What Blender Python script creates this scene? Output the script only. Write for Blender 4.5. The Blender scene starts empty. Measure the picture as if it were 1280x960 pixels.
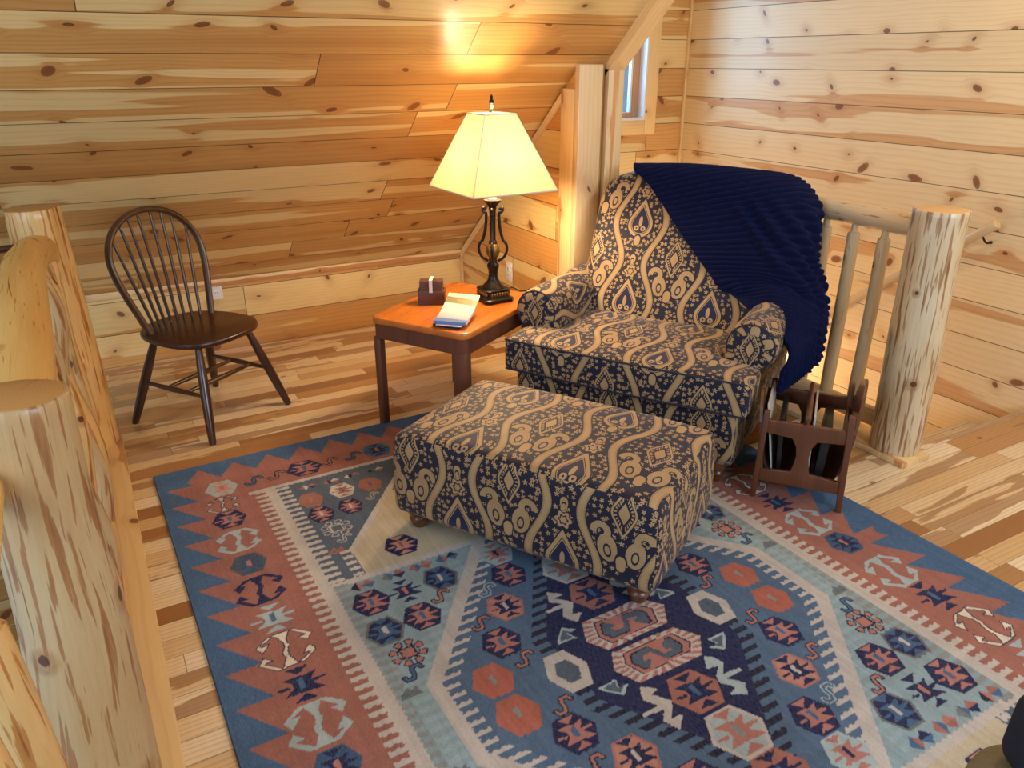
import bpy, bmesh, math, random
import numpy as np
from mathutils import Vector, Matrix, noise as mnoise
random.seed(7)
PI = math.pi
COL = bpy.context.scene.collection

def srgb(r, g, b):
    def f(c):
        c /= 255.0
        return c/12.92 if c <= .04045 else ((c+.055)/1.055)**2.4
    return (f(r), f(g), f(b), 1.0)

# ------------------------------------------------------------------ node expression helper
class X:
    tree = None
    def __init__(s, sock): s.s = sock
    def __add__(a, b): return op('ADD', a, b)
    __radd__ = __add__
    def __sub__(a, b): return op('SUBTRACT', a, b)
    def __rsub__(a, b): return op('SUBTRACT', b, a)
    def __mul__(a, b): return op('MULTIPLY', a, b)
    __rmul__ = __mul__
    def __truediv__(a, b): return op('DIVIDE', a, b)
    def __rtruediv__(a, b): return op('DIVIDE', b, a)
    def __neg__(a): return op('MULTIPLY', a, -1.0)

def plug(sock, v):
    if isinstance(v, X): X.tree.links.new(v.s, sock)
    elif v is not None: sock.default_value = v

def op(o, a, b=None, c=None, clamp=False):
    n = X.tree.nodes.new('ShaderNodeMath'); n.operation = o; n.use_clamp = clamp
    for i, v in enumerate((a, b, c)):
        if v is not None: plug(n.inputs[i], v)
    return X(n.outputs[0])
def floor(a): return op('FLOOR', a)
def fract(a): return op('FRACT', a)
def absx(a): return op('ABSOLUTE', a)
def sin(a): return op('SINE', a)
def cos(a): return op('COSINE', a)
def sqrt(a): return op('SQRT', a)
def powx(a, b): return op('POWER', a, b)
def minx(a, b): return op('MINIMUM', a, b)
def maxx(a, b): return op('MAXIMUM', a, b)
def lt(a, b): return op('LESS_THAN', a, b)
def gt(a, b): return op('GREATER_THAN', a, b)
def atan2(a, b): return op('ARCTAN2', a, b)
def wrapx(a, lo, hi): return op('WRAP', a, hi, lo)
def expx(a): return op('EXPONENT', a)
def clamp(a): return op('ADD', a, 0.0, clamp=True)
def band(v, a, b): return gt(v, a)*lt(v, b)
def sstep(v, a, b, lo=0.0, hi=1.0):
    n = X.tree.nodes.new('ShaderNodeMapRange'); n.interpolation_type = 'SMOOTHSTEP'
    plug(n.inputs[0], v); plug(n.inputs[1], a); plug(n.inputs[2], b); plug(n.inputs[3], lo); plug(n.inputs[4], hi)
    return X(n.outputs[0])
def vec(x, y, z=0.0):
    n = X.tree.nodes.new('ShaderNodeCombineXYZ')
    plug(n.inputs[0], x); plug(n.inputs[1], y); plug(n.inputs[2], z); return X(n.outputs[0])
def sepx(v):
    n = X.tree.nodes.new('ShaderNodeSeparateXYZ'); plug(n.inputs[0], v)
    return [X(n.outputs[i]) for i in range(3)]
def noise(v, scale=1.0, detail=2.0, rough=.5, dist=0.0):
    n = X.tree.nodes.new('ShaderNodeTexNoise'); plug(n.inputs['Vector'], v)
    n.inputs['Scale'].default_value = scale; n.inputs['Detail'].default_value = detail
    n.inputs['Roughness'].default_value = rough; n.inputs['Distortion'].default_value = dist
    return X(n.outputs[0])
def white(v):
    n = X.tree.nodes.new('ShaderNodeTexWhiteNoise'); n.noise_dimensions = '1D'; plug(n.inputs['W'], v)
    return X(n.outputs['Value'])
def voronoi(v, scale=1.0, rnd=1.0, dim='2D'):
    n = X.tree.nodes.new('ShaderNodeTexVoronoi'); n.voronoi_dimensions = dim
    plug(n.inputs['Vector'], v); n.inputs['Scale'].default_value = scale; n.inputs['Randomness'].default_value = rnd
    return X(n.outputs['Distance']), X(n.outputs['Color']), X(n.outputs['Position'])
def mix(f, a, b, mode='MIX'):
    n = X.tree.nodes.new('ShaderNodeMix'); n.data_type = 'RGBA'; n.blend_type = mode; n.clamp_factor = True
    plug(n.inputs[0], f); plug(n.inputs[6], a); plug(n.inputs[7], b); return X(n.outputs[2])
def ramp(f, stops, interp='LINEAR'):
    n = X.tree.nodes.new('ShaderNodeValToRGB'); n.color_ramp.interpolation = interp
    cr = n.color_ramp
    while len(cr.elements) < len(stops): cr.elements.new(.5)
    for e, (p, c) in zip(cr.elements, stops): e.position = p; e.color = c
    plug(n.inputs[0], f); return X(n.outputs[0])
def scalec(c, f):
    n = X.tree.nodes.new('ShaderNodeVectorMath'); n.operation = 'SCALE'
    plug(n.inputs[0], c); plug(n.inputs[3], f); return X(n.outputs[0])
def uvmap():
    n = X.tree.nodes.new('ShaderNodeUVMap'); n.uv_map = 'UVMap'; return sepx(X(n.outputs[0]))
def objco():
    n = X.tree.nodes.new('ShaderNodeTexCoord'); return sepx(X(n.outputs['Object']))
def objrand():
    n = X.tree.nodes.new('ShaderNodeObjectInfo'); return X(n.outputs['Random'])
def bump(h, strength=.3, dist=.01):
    n = X.tree.nodes.new('ShaderNodeBump'); plug(n.inputs['Height'], h)
    n.inputs['Strength'].default_value = strength; n.inputs['Distance'].default_value = dist
    return X(n.outputs[0])

def material(name, build):
    m = bpy.data.materials.new(name); m.use_nodes = True
    t = m.node_tree; X.tree = t
    b = t.nodes['Principled BSDF']
    build(b, t)
    return m
def setp(b, color=None, rough=None, metal=None, normal=None, coat=None, spec=None, sheen=None):
    if color is not None: plug(b.inputs['Base Color'], color)
    if rough is not None: plug(b.inputs['Roughness'], rough)
    if metal is not None: plug(b.inputs['Metallic'], metal)
    if normal is not None: plug(b.inputs['Normal'], normal)
    if coat is not None:
        b.inputs['Coat Weight'].default_value = coat; b.inputs['Coat Roughness'].default_value = .18
    if spec is not None: b.inputs['Specular IOR Level'].default_value = spec
    if sheen is not None:
        b.inputs['Sheen Weight'].default_value = sheen; b.inputs['Sheen Roughness'].default_value = .5

# ------------------------------------------------------------------ materials
def pine(name, bw=.186, seed=0.0, heart=.5, boardlen=2.6, sap=(236,208,156), hw=(205,148,92), dark=(176,112,60),
         rough=.36, knots=1.0, gap=True, voff=0.0, uoff=0.0):
    def f(b, t):
        u, v, _ = uvmap()
        u = u + uoff; v = v + voff
        row = floor(v/bw); fv = fract(v/bw)
        r0 = white(row*1.37 + seed + .31)
        cu = u/boardlen + r0*3.0
        colm = floor(cu); fu = fract(cu)
        bid = row*7.31 + colm*3.77 + seed
        r1 = white(bid + .11); r2 = white(bid + .57); r3 = white(bid + .83)
        gu = u + r1*40.0; gv = v + row*.613 + r2*9.0
        # knots: one candidate per cell
        ksx, ksy = 3.1, 5.4
        d, kc, kp = voronoi(vec(gu*ksx, gv*ksy), 1.0, .85)
        px, py, _ = sepx(kp); kr1, kr2, kr3 = sepx(kc)
        dx = (gu - px/ksx); dy = (gv - py/ksy)
        nz = noise(vec(gu, gv), 55.0, 2.0) - .5
        rotk = (kr3 - .5)*2.2
        ca = cos(rotk); sa = sin(rotk)
        ex = (dx*ca + dy*sa); ey = (dy*ca - dx*sa)
        kd = sqrt(powx(absx(ex*(.4 + kr2*.5)), 2.0) + powx(absx(ey), 2.0)) + nz*.004
        krd = (kr1*kr1*.017 + .0035)*knots
        on = lt(kr2, .70)
        kmask = sstep(kd, krd, krd*.78)*on
        kring = sstep(absx(kd - krd*1.0), .0032, .0)*on
        halo = expx(kd*kd*(-1.0/(.034*.034)))*on
        # grain
        warp = noise(vec(gu*.9, gv*4.0, r1*20.0), 1.0, 2.0) - .5
        warp2 = noise(vec(gu*4.0, gv*14.0, r2*20.0), 1.0, 2.0) - .5
        g = gv + warp*.10 + warp2*.012 + dy*halo*-1.1
        ringsaw = fract(g*(26.0 + r3*22.0))
        grain = sstep(ringsaw, .45, 1.0)*sstep(ringsaw, 1.0, .9)
        fine = noise(vec(gu*5.0, g*260.0), 1.0, 2.0)
        hm = noise(vec(gu*.38, gv*7.5, r3*30.0), 1.0, 3.0, .42) + (r2 - .5)*.20 + (heart - .5)*.6 + halo*.06
        hmask = sstep(hm, .492, .512)
        base = mix(hmask, srgb(*sap), srgb(*hw))
        base = mix(sstep(hm, .56, .85)*.6, base, srgb(*dark))
        base = mix(grain*(.16 + hmask*.22), base, srgb(*dark))
        base = mix((fine - .35)*.35, base, srgb(int(sap[0]*.78), int(sap[1]*.66), int(sap[2]*.5)))
        base = scalec(base, r3*.16 + .90)
        base = mix(halo*.38, base, srgb(176, 112, 56))
        base = mix(kmask*.86, base, mix(sstep(fract(kd*420.0), .3, 1.0), srgb(112, 56, 28), srgb(140, 76, 40)))
        base = mix(kring*.75, base, srgb(60, 26, 12))
        h = fine*.15 - grain*.08
        if gap:
            e = minx(fv, 1.0 - fv)*bw
            eu = minx(fu, 1.0 - fu)*boardlen
            e2 = minx(e, eu)
            gm = sstep(e2, .0028, .0012)
            base = mix(gm*.85, base, srgb(58, 32, 14))
            h = h - gm*1.2
        setp(b, base, fine*.14 + rough, normal=bump(h, .35, .003), coat=.12)
    return material(name, f)

def hickory(name):
    def f(b, t):
        u, v, _ = uvmap()
        bw = .083
        row = floor(v/bw); fv = fract(v/bw)
        r0 = white(row*1.91 + 4.2); rl = white(row*2.77 + .9)
        L = rl*.55 + .62
        cu = u/L + r0*5.0
        colm = floor(cu); fu = fract(cu)
        bid = row*5.13 + colm*3.31
        r1 = white(bid + .2); r2 = white(bid + .6); r3 = white(bid + .9)
        gu = u + r1*30.0; gv = v + r2*20.0
        wp = noise(vec(gu*1.5, gv*9.0), 1.0, 2.0) - .5
        g = gv + wp*.05
        saw = fract(g*55.0)
        grain = sstep(saw, .4, 1.0)*sstep(saw, 1.0, .92)
        fine = noise(vec(gu*6.0, g*300.0), 1.0, 2.0)
        cbase = ramp(r3, [(0.0, srgb(242, 226, 194)), (.42, srgb(234, 210, 168)), (.62, srgb(214, 180, 130)), (.85, srgb(190, 142, 90)), (1.0, srgb(150, 100, 56))])
        hn = noise(vec(gu*1.3, gv*9.0, 3.0), 1.0, 3.0, .5, .4) + (r1 - .5)*.3
        heartm = sstep(hn, .57, .59)
        base = mix(heartm*.72, cbase, srgb(152, 106, 62))
        base = mix(grain*.28, base, srgb(140, 90, 48))
        base = mix((fine - .3)*.4, base, srgb(150, 100, 56))
        d, kc, kp = voronoi(vec(gu*1.6, gv*6.0), 1.0, 1.0)
        kr1, kr2, kr3 = sepx(kc)
        px, py, _ = sepx(kp)
        dx = gu - px/1.6; dy = gv - py/6.0
        kd = sqrt(dx*dx*.35 + dy*dy) + (noise(vec(gu, gv), 60.0, 2.0) - .5)*.006
        km = sstep(kd, .013, .006)*lt(kr1, .3)
        base = mix(km*.7, base, srgb(104, 60, 28))
        e = minx(minx(fv, 1.0 - fv)*bw, minx(fu, 1.0 - fu)*L)
        gm = sstep(e, .0016, .0006)
        base = mix(gm*.7, base, srgb(84, 50, 24))
        setp(b, base, fine*.12 + .24, normal=bump(fine*.1 - gm, .25, .002), coat=.25)
    return material(name, f)

def furniture_wood(name, c1, c2, axis=0, rough=.3, coat=.3, scale=1.0):
    def f(b, t):
        c = objco()
        o = [c[0], c[1], c[2]]
        a = o[axis]; p, q = [o[i] for i in range(3) if i != axis]
        n = noise(vec(a*2.5*scale, p*26.0*scale, q*26.0*scale), 1.0, 3.0, .55, .6)
        n2 = noise(vec(a*14.0*scale, p*240.0*scale, q*240.0*scale), 1.0, 2.0)
        k = clamp((n - .3)*2.0)
        base = mix(k, srgb(*c1), srgb(*c2))
        base = mix(clamp((n2 - .45)*1.4)*.5, base, srgb(*[int(v*.6) for v in c1]))
        setp(b, base, n2*.1 + rough, normal=bump(n2, .12, .001), coat=coat)
    return material(name, f)

def log_skin(name, c_light, c_brown, c_dark, amount=.5, rough=.38, seed=0.0, sx=1.0):
    def f(b, t):
        u, v, _ = uvmap()
        u = u + seed
        P = vec(u*60.0*sx, v*4.2*sx, seed)
        n = noise(P, 1.0, 2.5, .5, .3)
        n2 = noise(vec(u*120.0, v*8.0, seed), 1.0, 3.0)
        patch = sstep(n + (n2 - .5)*.12, 1.0 - amount*.98 - .01, 1.0 - amount*.98 + .04)
        large = noise(vec(u*6.0, v*2.0, seed + 3.0), 1.0, 2.0)
        base = mix(clamp((large - .3)*1.6), srgb(*c_light), srgb(int(c_light[0]*.9), int(c_light[1]*.8), int(c_light[2]*.62)))
        base = mix(clamp(n2 - .35)*.5, base, srgb(*c_brown))
        base = mix(patch*.85, base, srgb(*c_brown))
        base = mix(patch*sstep(n, 1.0 - amount*.98 + .06, 1.0 - amount*.98 + .16)*.7, base, srgb(*c_dark))
        d, kc, kp = voronoi(vec(u*6.0, v*4.2), 1.0, 1.0)
        px, py, _ = sepx(kp); k1, k2, k3 = sepx(kc)
        dx = u - px/6.0; dy = v - py/4.2
        kd = sqrt(dx*dx + dy*dy*.8) + (noise(vec(u, v), 70.0, 2.0) - .5)*.008
        R = k2*.012 + .008
        km = sstep(kd, R, R*.7)*lt(k1, .5)
        kr = sstep(kd, R*2.6, R*1.2)*lt(k1, .5)
        base = mix(kr*.5, base, srgb(*c_brown))
        base = mix(km*.9, base, srgb(78, 40, 22))
        # drying crack
        cr = absx(fract((u + noise(vec(v*2.2, seed), 1.0, 3.0)*.06)/.23) - .5)*.23
        ck = sstep(cr, .0016, .0005)*sstep(noise(vec(v*1.7, seed + 9.0), 1.0, 1.0), .5, .56)
        base = mix(ck*.8, base, srgb(60, 34, 16))
        setp(b, base, rough, normal=bump(n2*.5 - patch*.5 + kr*1.2 - ck*1.5, .5, .006), coat=.25)
    return material(name, f)

def log_end(name, c=(222, 184, 128)):
    def f(b, t):
        x, y, z = objco()
        n = noise(vec(x*9.0, y*9.0, z*2.0), 1.0, 3.0) - .5
        r = sqrt(x*x + y*y) + n*.014
        rg = sstep(fract(r*150.0), .3, 1.0)
        sp = noise(vec(x, y, 0.0), 220.0, 2.0)
        base = mix(rg*.16 + sp*.16, srgb(*c), srgb(int(c[0]*.72), int(c[1]*.6), int(c[2]*.45)))
        a = atan2(y, x)
        ck = sstep(absx(a - .9 + n*1.5), .05, .0)*gt(r, .015)
        base = mix(ck*.5, base, srgb(120, 78, 42))
        setp(b, base, .42, coat=.15)
    return material(name, f)

def paisley(name, axis_scale=1.0, du=0.0, dv=0.0, tan=(190, 160, 114), navy=(12, 13, 31)):
    PU, PV = .34, .33
    def f(b, t):
        u, v, _ = uvmap()
        u0 = u*axis_scale + du; v0 = v*axis_scale + dv
        nu = noise(vec(u0, v0), 9.0, 1.0) - .5
        u1 = u0 + nu*.006
        x = wrapx(u1, -PU/2, PU/2); y = wrapx(v0, -PV/2, PV/2)
        ax = absx(x); bx = PU/2 - ax                       # distance from column B
        def polar(px, py, a, bb, p, rot=0.0, both=False):
            if rot:
                c_, s_ = math.cos(rot), math.sin(rot)
                px, py = px*c_ + py*s_, py*c_ - px*s_
            r = sqrt(px*px + py*py) + 1e-5
            cc = py/r
            cc = absx(cc) if both else maxx(cc, 0.0)
            return r/(powx(cc, p)*bb + a), r, px, py
        def drop(px, py, a, d, both=False):
            r = sqrt(px*px + py*py) + 1e-5
            cc = py/r
            if both: cc = absx(cc)
            th_ = op('ARCCOSINE', cc)
            return r*cos(maxx(math.acos(a/d) - th_, 0.0))/a, r, px, py
        wy = lambda off: wrapx(v0 - off, -PV/2, PV/2)
        # fillers: small star blossoms
        d, kc, kp = voronoi(vec(u0, v0), 52.0, .75)
        px, py, _ = sepx(kp)
        ddx = u0 - px; ddy = v0 - py
        an = atan2(ddy, ddx); rr = sqrt(ddx*ddx + ddy*ddy)
        k1, _, _ = sepx(kc)
        star = lt(rr, (cos(an*5.0 + k1*6.0)*.42 + 1.0)*(k1*.0026 + .0044))*lt(px*0.0 + k1, .9)
        starc = lt(rr, .0012)
        m = star - star*starc
        # ribbons
        rc = cos(v0*(2*PI/PV))*.028 + .078
        rd = absx(ax - rc)
        rib = lt(rd, .0125); ribo = lt(rd, .017)
        hatch = gt(rd, .0075)*gt(fract(v0*230.0), .55)
        # A teardrop
        def over(m, region, val): return m*(1.0 - region) + region*val
        s, r, qx, qy = drop(x, y + .012, .051, .104)
        m = over(m, lt(s, 1.10), band(s, .80, 1.02) + band(s, .70, .75))
        leaf = lt(sqrt(powx(qx/.0075, 2.0) + powx((qy - .012)/.022, 2.0)), 1.0)
        aq = absx(qx)
        sc = sqrt(powx(aq - .014, 2.0) + powx(qy + .016, 2.0))
        m = maxx(m, maxx(leaf, lt(sc, .0105)*gt(sc, .0035))*lt(s, .68))
        # bud below teardrop and flower at pinch
        s3, r3, _, _ = polar(x, wy(-.086), .012, .016, 3.0)
        m = over(m, lt(s3, 1.25), lt(s3, 1.0))
        yy = wy(-.206)
        rf = sqrt(x*x + yy*yy); af = atan2(yy, x)
        pet = rf/(cos(af*6.0)*.004 + .0235)
        m = over(m, lt(pet, 1.2), lt(pet, 1.0)*(1.0 - band(pet, .42, .62)))
        s4, _, _, _ = polar(x, wy(-.172), .010, .026, 4.0)
        m = over(m, lt(s4, 1.2), lt(s4, 1.0)*(1.0 - band(s4, .45, .62)))
        # ribbons on top of fillers
        m = over(m, ribo, rib*(1.0 - hatch*.55))
        # B column: eye, paisley pair, bud
        ye = wy(-.140 + .0)
        s5, r5, q5x, q5y = drop(bx, wy(-.136), .036, .076, both=True)
        a5 = atan2(q5y*.6, q5x)
        dots = band(s5, .58, .78)*gt(sin(a5*22.0), .1)
        m = over(m, lt(s5, 1.05), band(s5, .84, 1.0) + lt(s5, .42) + dots)
        spk = gt(noise(vec(u0, v0), 420.0, 1.0), .44)
        bxx = bx - .040; byy = wy(-.250)
        brx = bxx - byy*.10
        el = sqrt(powx(absx(brx)/.028, 2.0) + powx(absx(byy)/.041, 2.0))
        nx = bx - .0625; ny = wy(-.205)
        nr = absx(sqrt(nx*nx + ny*ny) - .0205)
        side = maxx(gt(ny, -.004), lt(nx, 0.0)*gt(ny, -.03))
        neck = lt(nr, .0095)*side; necko = lt(nr, .0130)*side
        body = lt(el, 1.0)
        inner = sqrt(powx(absx(brx)/.010, 2.0) + powx(absx(byy + .008)/.018, 2.0))
        m = over(m, maxx(necko, lt(el, 1.13)), maxx(neck, body)*(1.0 - band(inner, .75, 1.15))*(spk*.35 + .65))
        s7, _, _, _ = polar(bx, wy(-.300), .013, .022, 3.0)
        m = over(m, lt(s7, 1.25), lt(s7, 1.0))
        th = noise(vec(u0*900.0, v0*260.0), 1.0, 1.0)
        th2 = noise(vec(u0, v0), 14.0, 2.0)
        tcol = mix(clamp(th2*1.3 - .3), srgb(*tan), srgb(int(tan[0]*.86), int(tan[1]*.8), int(tan[2]*.7)))
        ncol = mix(gt(s, .66)*.7 + .0, srgb(18, 25, 64), srgb(*navy))
        col = mix(clamp(m)*(th*.35 + .72), ncol, tcol)
        setp(b, col, .62, normal=bump(clamp(m)*.5 + th*.4, .35, .0018), sheen=.18, spec=.35)
    return material(name, f)

def plain(name, c, rough=.5, metal=0.0, coat=0.0, var=.0, scale=20.0, spec=.5, sheen=None):
    def f(b, t):
        x, y, z = objco()
        n = noise(vec(x, y, z), scale, 3.0)
        dk = [int(v*(1-var)) for v in c]
        base = mix(n, srgb(*c), srgb(*dk))
        setp(b, base, n*.08 + rough, metal, coat=coat, spec=spec, sheen=sheen)
    return material(name, f)

M = {}
M['wall_back'] = pine('pine boards knee wall', seed=3.0, heart=.62, sap=(230,202,140), hw=(208,158,92), dark=(172,114,54))
M['slope'] = pine('pine boards slope', seed=11.0, heart=.60, sap=(230,202,140), hw=(206,156,90), dark=(170,112,52), voff=.02)
M['wall_right'] = pine('pine boards right', seed=29.0, heart=.34, sap=(238,218,174), hw=(216,174,124), dark=(188,134,86), voff=-.058, boardlen=60.0, uoff=20.0)
M['wall_window'] = pine('pine boards dormer', seed=41.0, heart=.46, sap=(234,208,150), hw=(210,164,102), voff=-.058)
M['wall_side'] = pine('pine boards partition', seed=53.0, heart=.62, sap=(230,200,136), hw=(208,154,86), dark=(176,110,48), voff=.03)
M['trim'] = pine('pine trim', bw=.9, seed=61.0, heart=.25, boardlen=9.0, gap=False, knots=.6, sap=(238,208,152))
M['stud'] = pine('pine post boards', bw=.9, seed=71.0, heart=.15, boardlen=9.0, gap=False, knots=.75, sap=(222,196,150))
M['floor'] = hickory('hickory floor')
M['log_end'] = log_end('log end grain')
M['log_end_warm'] = log_end('log end grain warm', (196, 150, 92))
M['log_right'] = log_skin('peeled log pale', (222, 208, 176), (162, 120, 78), (112, 74, 44), amount=.465, seed=2.0)
M['log_left'] = log_skin('peeled log amber', (196, 172, 130), (154, 104, 58), (124, 82, 46), amount=.45, seed=8.0)
M['log_left_far'] = log_skin('peeled log honey', (222, 186, 124), (178, 114, 52), (112, 66, 30), amount=.45, seed=15.0)
M['rail_left'] = log_skin('peeled rail yellow', (228, 188, 112), (176, 118, 54), (110, 66, 30), amount=.36, seed=21.0, sx=1.8)
M['spindle_log'] = log_skin('peeled spindle pale', (222, 202, 164), (170, 132, 90), (120, 84, 50), amount=.34, seed=31.0, sx=1.5)
M['windsor'] = furniture_wood('dark walnut stain', (66, 34, 22), (42, 21, 14), axis=0, rough=.28, coat=.5)
M['windsor_rail'] = furniture_wood('dark walnut stain rails', (88, 54, 28), (56, 32, 18), axis=2, rough=.3, coat=.4)
M['table_top'] = furniture_wood('orange oak top', (206, 122, 48), (176, 92, 30), axis=1, rough=.24, coat=.5, scale=.8)
M['table_leg'] = furniture_wood('brown table legs', (112, 66, 46), (84, 46, 32), axis=2, rough=.36, coat=.2)
M['rack'] = furniture_wood('walnut rack', (108, 64, 38), (78, 42, 24), axis=2, rough=.34, coat=.3)
M['rack_dark'] = furniture_wood('dark walnut trough', (70, 40, 26), (42, 24, 16), axis=0, rough=.35, coat=.2)
M['foot'] = furniture_wood('turned foot', (112, 66, 36), (78, 44, 24), axis=2, rough=.3, coat=.3)
M['fabric'] = paisley('paisley tapestry')
M['fabric_top'] = paisley('paisley tapestry ottoman', du=.05, dv=.06)
M['fabric_back'] = paisley('paisley tapestry back', du=.17+.06, dv=.02)
M['fabric_arm'] = paisley('paisley tapestry arm', du=.10, dv=.1, axis_scale=1.15)
M['piping'] = plain('navy piping', (40, 40, 62), .7, var=.3)
M['bronze'] = plain('dark bronze', (38, 30, 26), .38, .6, .2, .35, 40)
M['gold'] = plain('antique gold', (150, 116, 64), .35, .7, 0, .4, 60)
M['metal'] = plain('nickel', (190, 188, 184), .25, 1.0)
M['black'] = plain('black plastic', (16, 15, 16), .4, 0, 0)
M['outlet'] = plain('white plastic', (232, 230, 224), .35)
M['brownbox'] = furniture_wood('coaster wood', (96, 54, 38), (70, 38, 26), axis=0, rough=.4, coat=.1)
M['ribbon'] = plain('pale satin band', (214, 206, 200), .4)
M['white_frame'] = plain('window vinyl', (226, 232, 238), .3)
M['sash'] = furniture_wood('window sash wood', (206, 160, 118), (188, 138, 96), axis=2, rough=.4, coat=.1)
M['khaki'] = plain('khaki canvas', (128, 118, 92), .85, var=.12, scale=90)
M['bag'] = plain('navy nylon', (24, 30, 44), .7, var=.3, scale=30)
M['paper'] = plain('white paper', (236, 228, 222), .5, var=.05)
M['pink_paper'] = plain('pink paper', (232, 206, 214), .5, var=.05)
M['magazine'] = plain('dark magazine cover', (30, 30, 34), .3, var=.3)
M['magazine_pale'] = plain('pale magazine cover', (206, 202, 196), .35, var=.2)
M['bulb'] = None

def f_blanket(b, t):
    u, v, _ = uvmap()
    n = noise(vec(u, v), 320.0, 3.0, .7)
    n2 = noise(vec(u*30.0, v*30.0), 1.0, 3.0)
    col = mix(n2, srgb(8, 15, 54), srgb(5, 9, 36))
    col = mix(clamp(n*1.6 - .6)*.6, col, srgb(13, 27, 88))
    setp(b, col, .85, normal=bump(n, .8, .004), spec=.15)
    b.inputs['Sheen Weight'].default_value = .18
    b.inputs['Sheen Roughness'].default_value = .35
    b.inputs['Sheen Tint'].default_value = srgb(70, 110, 210)
M['blanket'] = material('navy plush', f_blanket)

def f_rug(b, t):
    a = t.nodes.new('ShaderNodeAttribute'); a.attribute_name = 'weave'
    c = X(a.outputs['Color'])
    x, y, z = objco()
    n = noise(vec(x*420.0, y*60.0), 1.0, 2.0)
    n2 = noise(vec(x*90.0, y*5.0), 1.0, 3.0)
    n3 = noise(vec(x, y), 500.0, 2.0)
    col = mix(clamp(n2*2.2 - .7)*.42, c, scalec(c, .60))
    col = mix(clamp(n*1.8 - .7)*.30, col, mix(.5, c, srgb(214, 206, 196)))
    col = scalec(col, n3*.5 + .72)
    setp(b, col, .92, normal=bump(n*.5 + n3, .5, .003), spec=.15)
M['rug'] = material('woven wool', f_rug)

def f_shade(b, t):
    x, y, z = objco()
    n = noise(vec(x*260.0, y*260.0, z*60.0), 1.0, 2.0)
    n2 = noise(vec(x*60.0, y*60.0, z*260.0), 1.0, 2.0)
    w = (n + n2)*.5
    col = mix(w, srgb(232, 222, 196), srgb(206, 192, 150))
    d = t.nodes.new('ShaderNodeBsdfDiffuse'); tr = t.nodes.new('ShaderNodeBsdfTranslucent'); mx = t.nodes.new('ShaderNodeMixShader')
    plug(d.inputs[0], col); plug(tr.inputs[0], col); mx.inputs[0].default_value = .55
    t.links.new(d.outputs[0], mx.inputs[1]); t.links.new(tr.outputs[0], mx.inputs[2])
    t.links.new(mx.outputs[0], t.nodes['Material Output'].inputs['Surface'])
M['shade'] = material('linen shade', f_shade)

def f_bulb(b, t):
    b.inputs['Base Color'].default_value = (1, 1, 1, 1)
    b.inputs['Emission Color'].default_value = (1.0, .70, .34, 1); b.inputs['Emission Strength'].default_value = 60.0
M['bulb'] = material('glowing bulb', f_bulb)

def f_glass(b, t):
    g = t.nodes.new('ShaderNodeBsdfGlass'); g.inputs['Roughness'].default_value = 0.0; g.inputs['IOR'].default_value = 1.0
    g.inputs['Color'].default_value = (.75, .9, 1.0, 1)
    gl = t.nodes.new('ShaderNodeBsdfGlossy'); gl.inputs['Roughness'].default_value = .02
    tp = t.nodes.new('ShaderNodeBsdfTransparent'); tp.inputs[0].default_value = (.8, .93, 1.0, 1)
    mx = t.nodes.new('ShaderNodeMixShader'); mx.inputs[0].default_value = .08
    t.links.new(tp.outputs[0], mx.inputs[1]); t.links.new(gl.outputs[0], mx.inputs[2])
    t.links.new(mx.outputs[0], t.nodes['Material Output'].inputs['Surface'])
M['glass'] = material('window glass', f_glass)

def f_booklet(b, t):
    u, v, _ = uvmap()
    n = noise(vec(u, v), 18.0, 2.0) - .5
    w = v + n*.02 + u*.05
    col = ramp(w, [(0.0, srgb(96, 128, 186)), (.16, srgb(92, 122, 180)), (.20, srgb(168, 178, 196)), (.42, srgb(196, 198, 200)),
                   (.47, srgb(240, 234, 208)), (.72, srgb(238, 228, 200)), (.75, srgb(128, 126, 92)), (.90, srgb(122, 116, 82)), (.93, srgb(234, 216, 178)), (1.0, srgb(234, 216, 178))])
    ln = lt(fract(v*26.0), .3)*band(v, .50, .68)*band(u, .15, .85)*gt(noise(vec(u*40.0, v*26.0), 1.0, 1.0), .42)
    col = mix(ln*.35, col, srgb(120, 120, 110))
    orange = band(v, .80, .85)*band(u, .35, .75)
    col = mix(orange*.8, col, srgb(214, 130, 88))
    setp(b, col, .3, coat=.2)
M['booklet'] = material('printed booklet cover', f_booklet)

# ------------------------------------------------------------------ mesh helpers
def link(name, me, parent=None):
    o = bpy.data.objects.new(name, me); COL.objects.link(o)
    if parent is not None: o.parent = parent
    return o
def finish(name, bm, mats, parent=None, smooth=True, loc=None, rot=None, angle=40):
    bmesh.ops.recalc_face_normals(bm, faces=bm.faces[:])
    me = bpy.data.meshes.new(name); bm.to_mesh(me); bm.free()
    for m in (mats if isinstance(mats, (list, tuple)) else [mats]): me.materials.append(m)
    if smooth:
        me.shade_smooth()
        if angle: me.set_sharp_from_angle(angle=math.radians(angle))
    o = link(name, me, parent)
    if loc is not None: o.location = loc
    if rot is not None: o.rotation_euler = rot
    return o
def thing(name, label, cat, loc=(0, 0, 0), rotz=0.0, group=None):
    o = bpy.data.objects.new(name, None); COL.objects.link(o)
    o.empty_display_size = .1
    o.location = loc; o.rotation_euler = (0, 0, rotz)
    o['label'] = label; o['category'] = cat
    if group: o['group'] = group
    return o
def tag(o, label, cat, group=None):
    o['label'] = label; o['category'] = cat
    if group: o['group'] = group
    return o
def struct(o): o['kind'] = 'structure'; return o
def uvl(bm): return bm.loops.layers.uv.get('UVMap') or bm.loops.layers.uv.new('UVMap')

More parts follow.
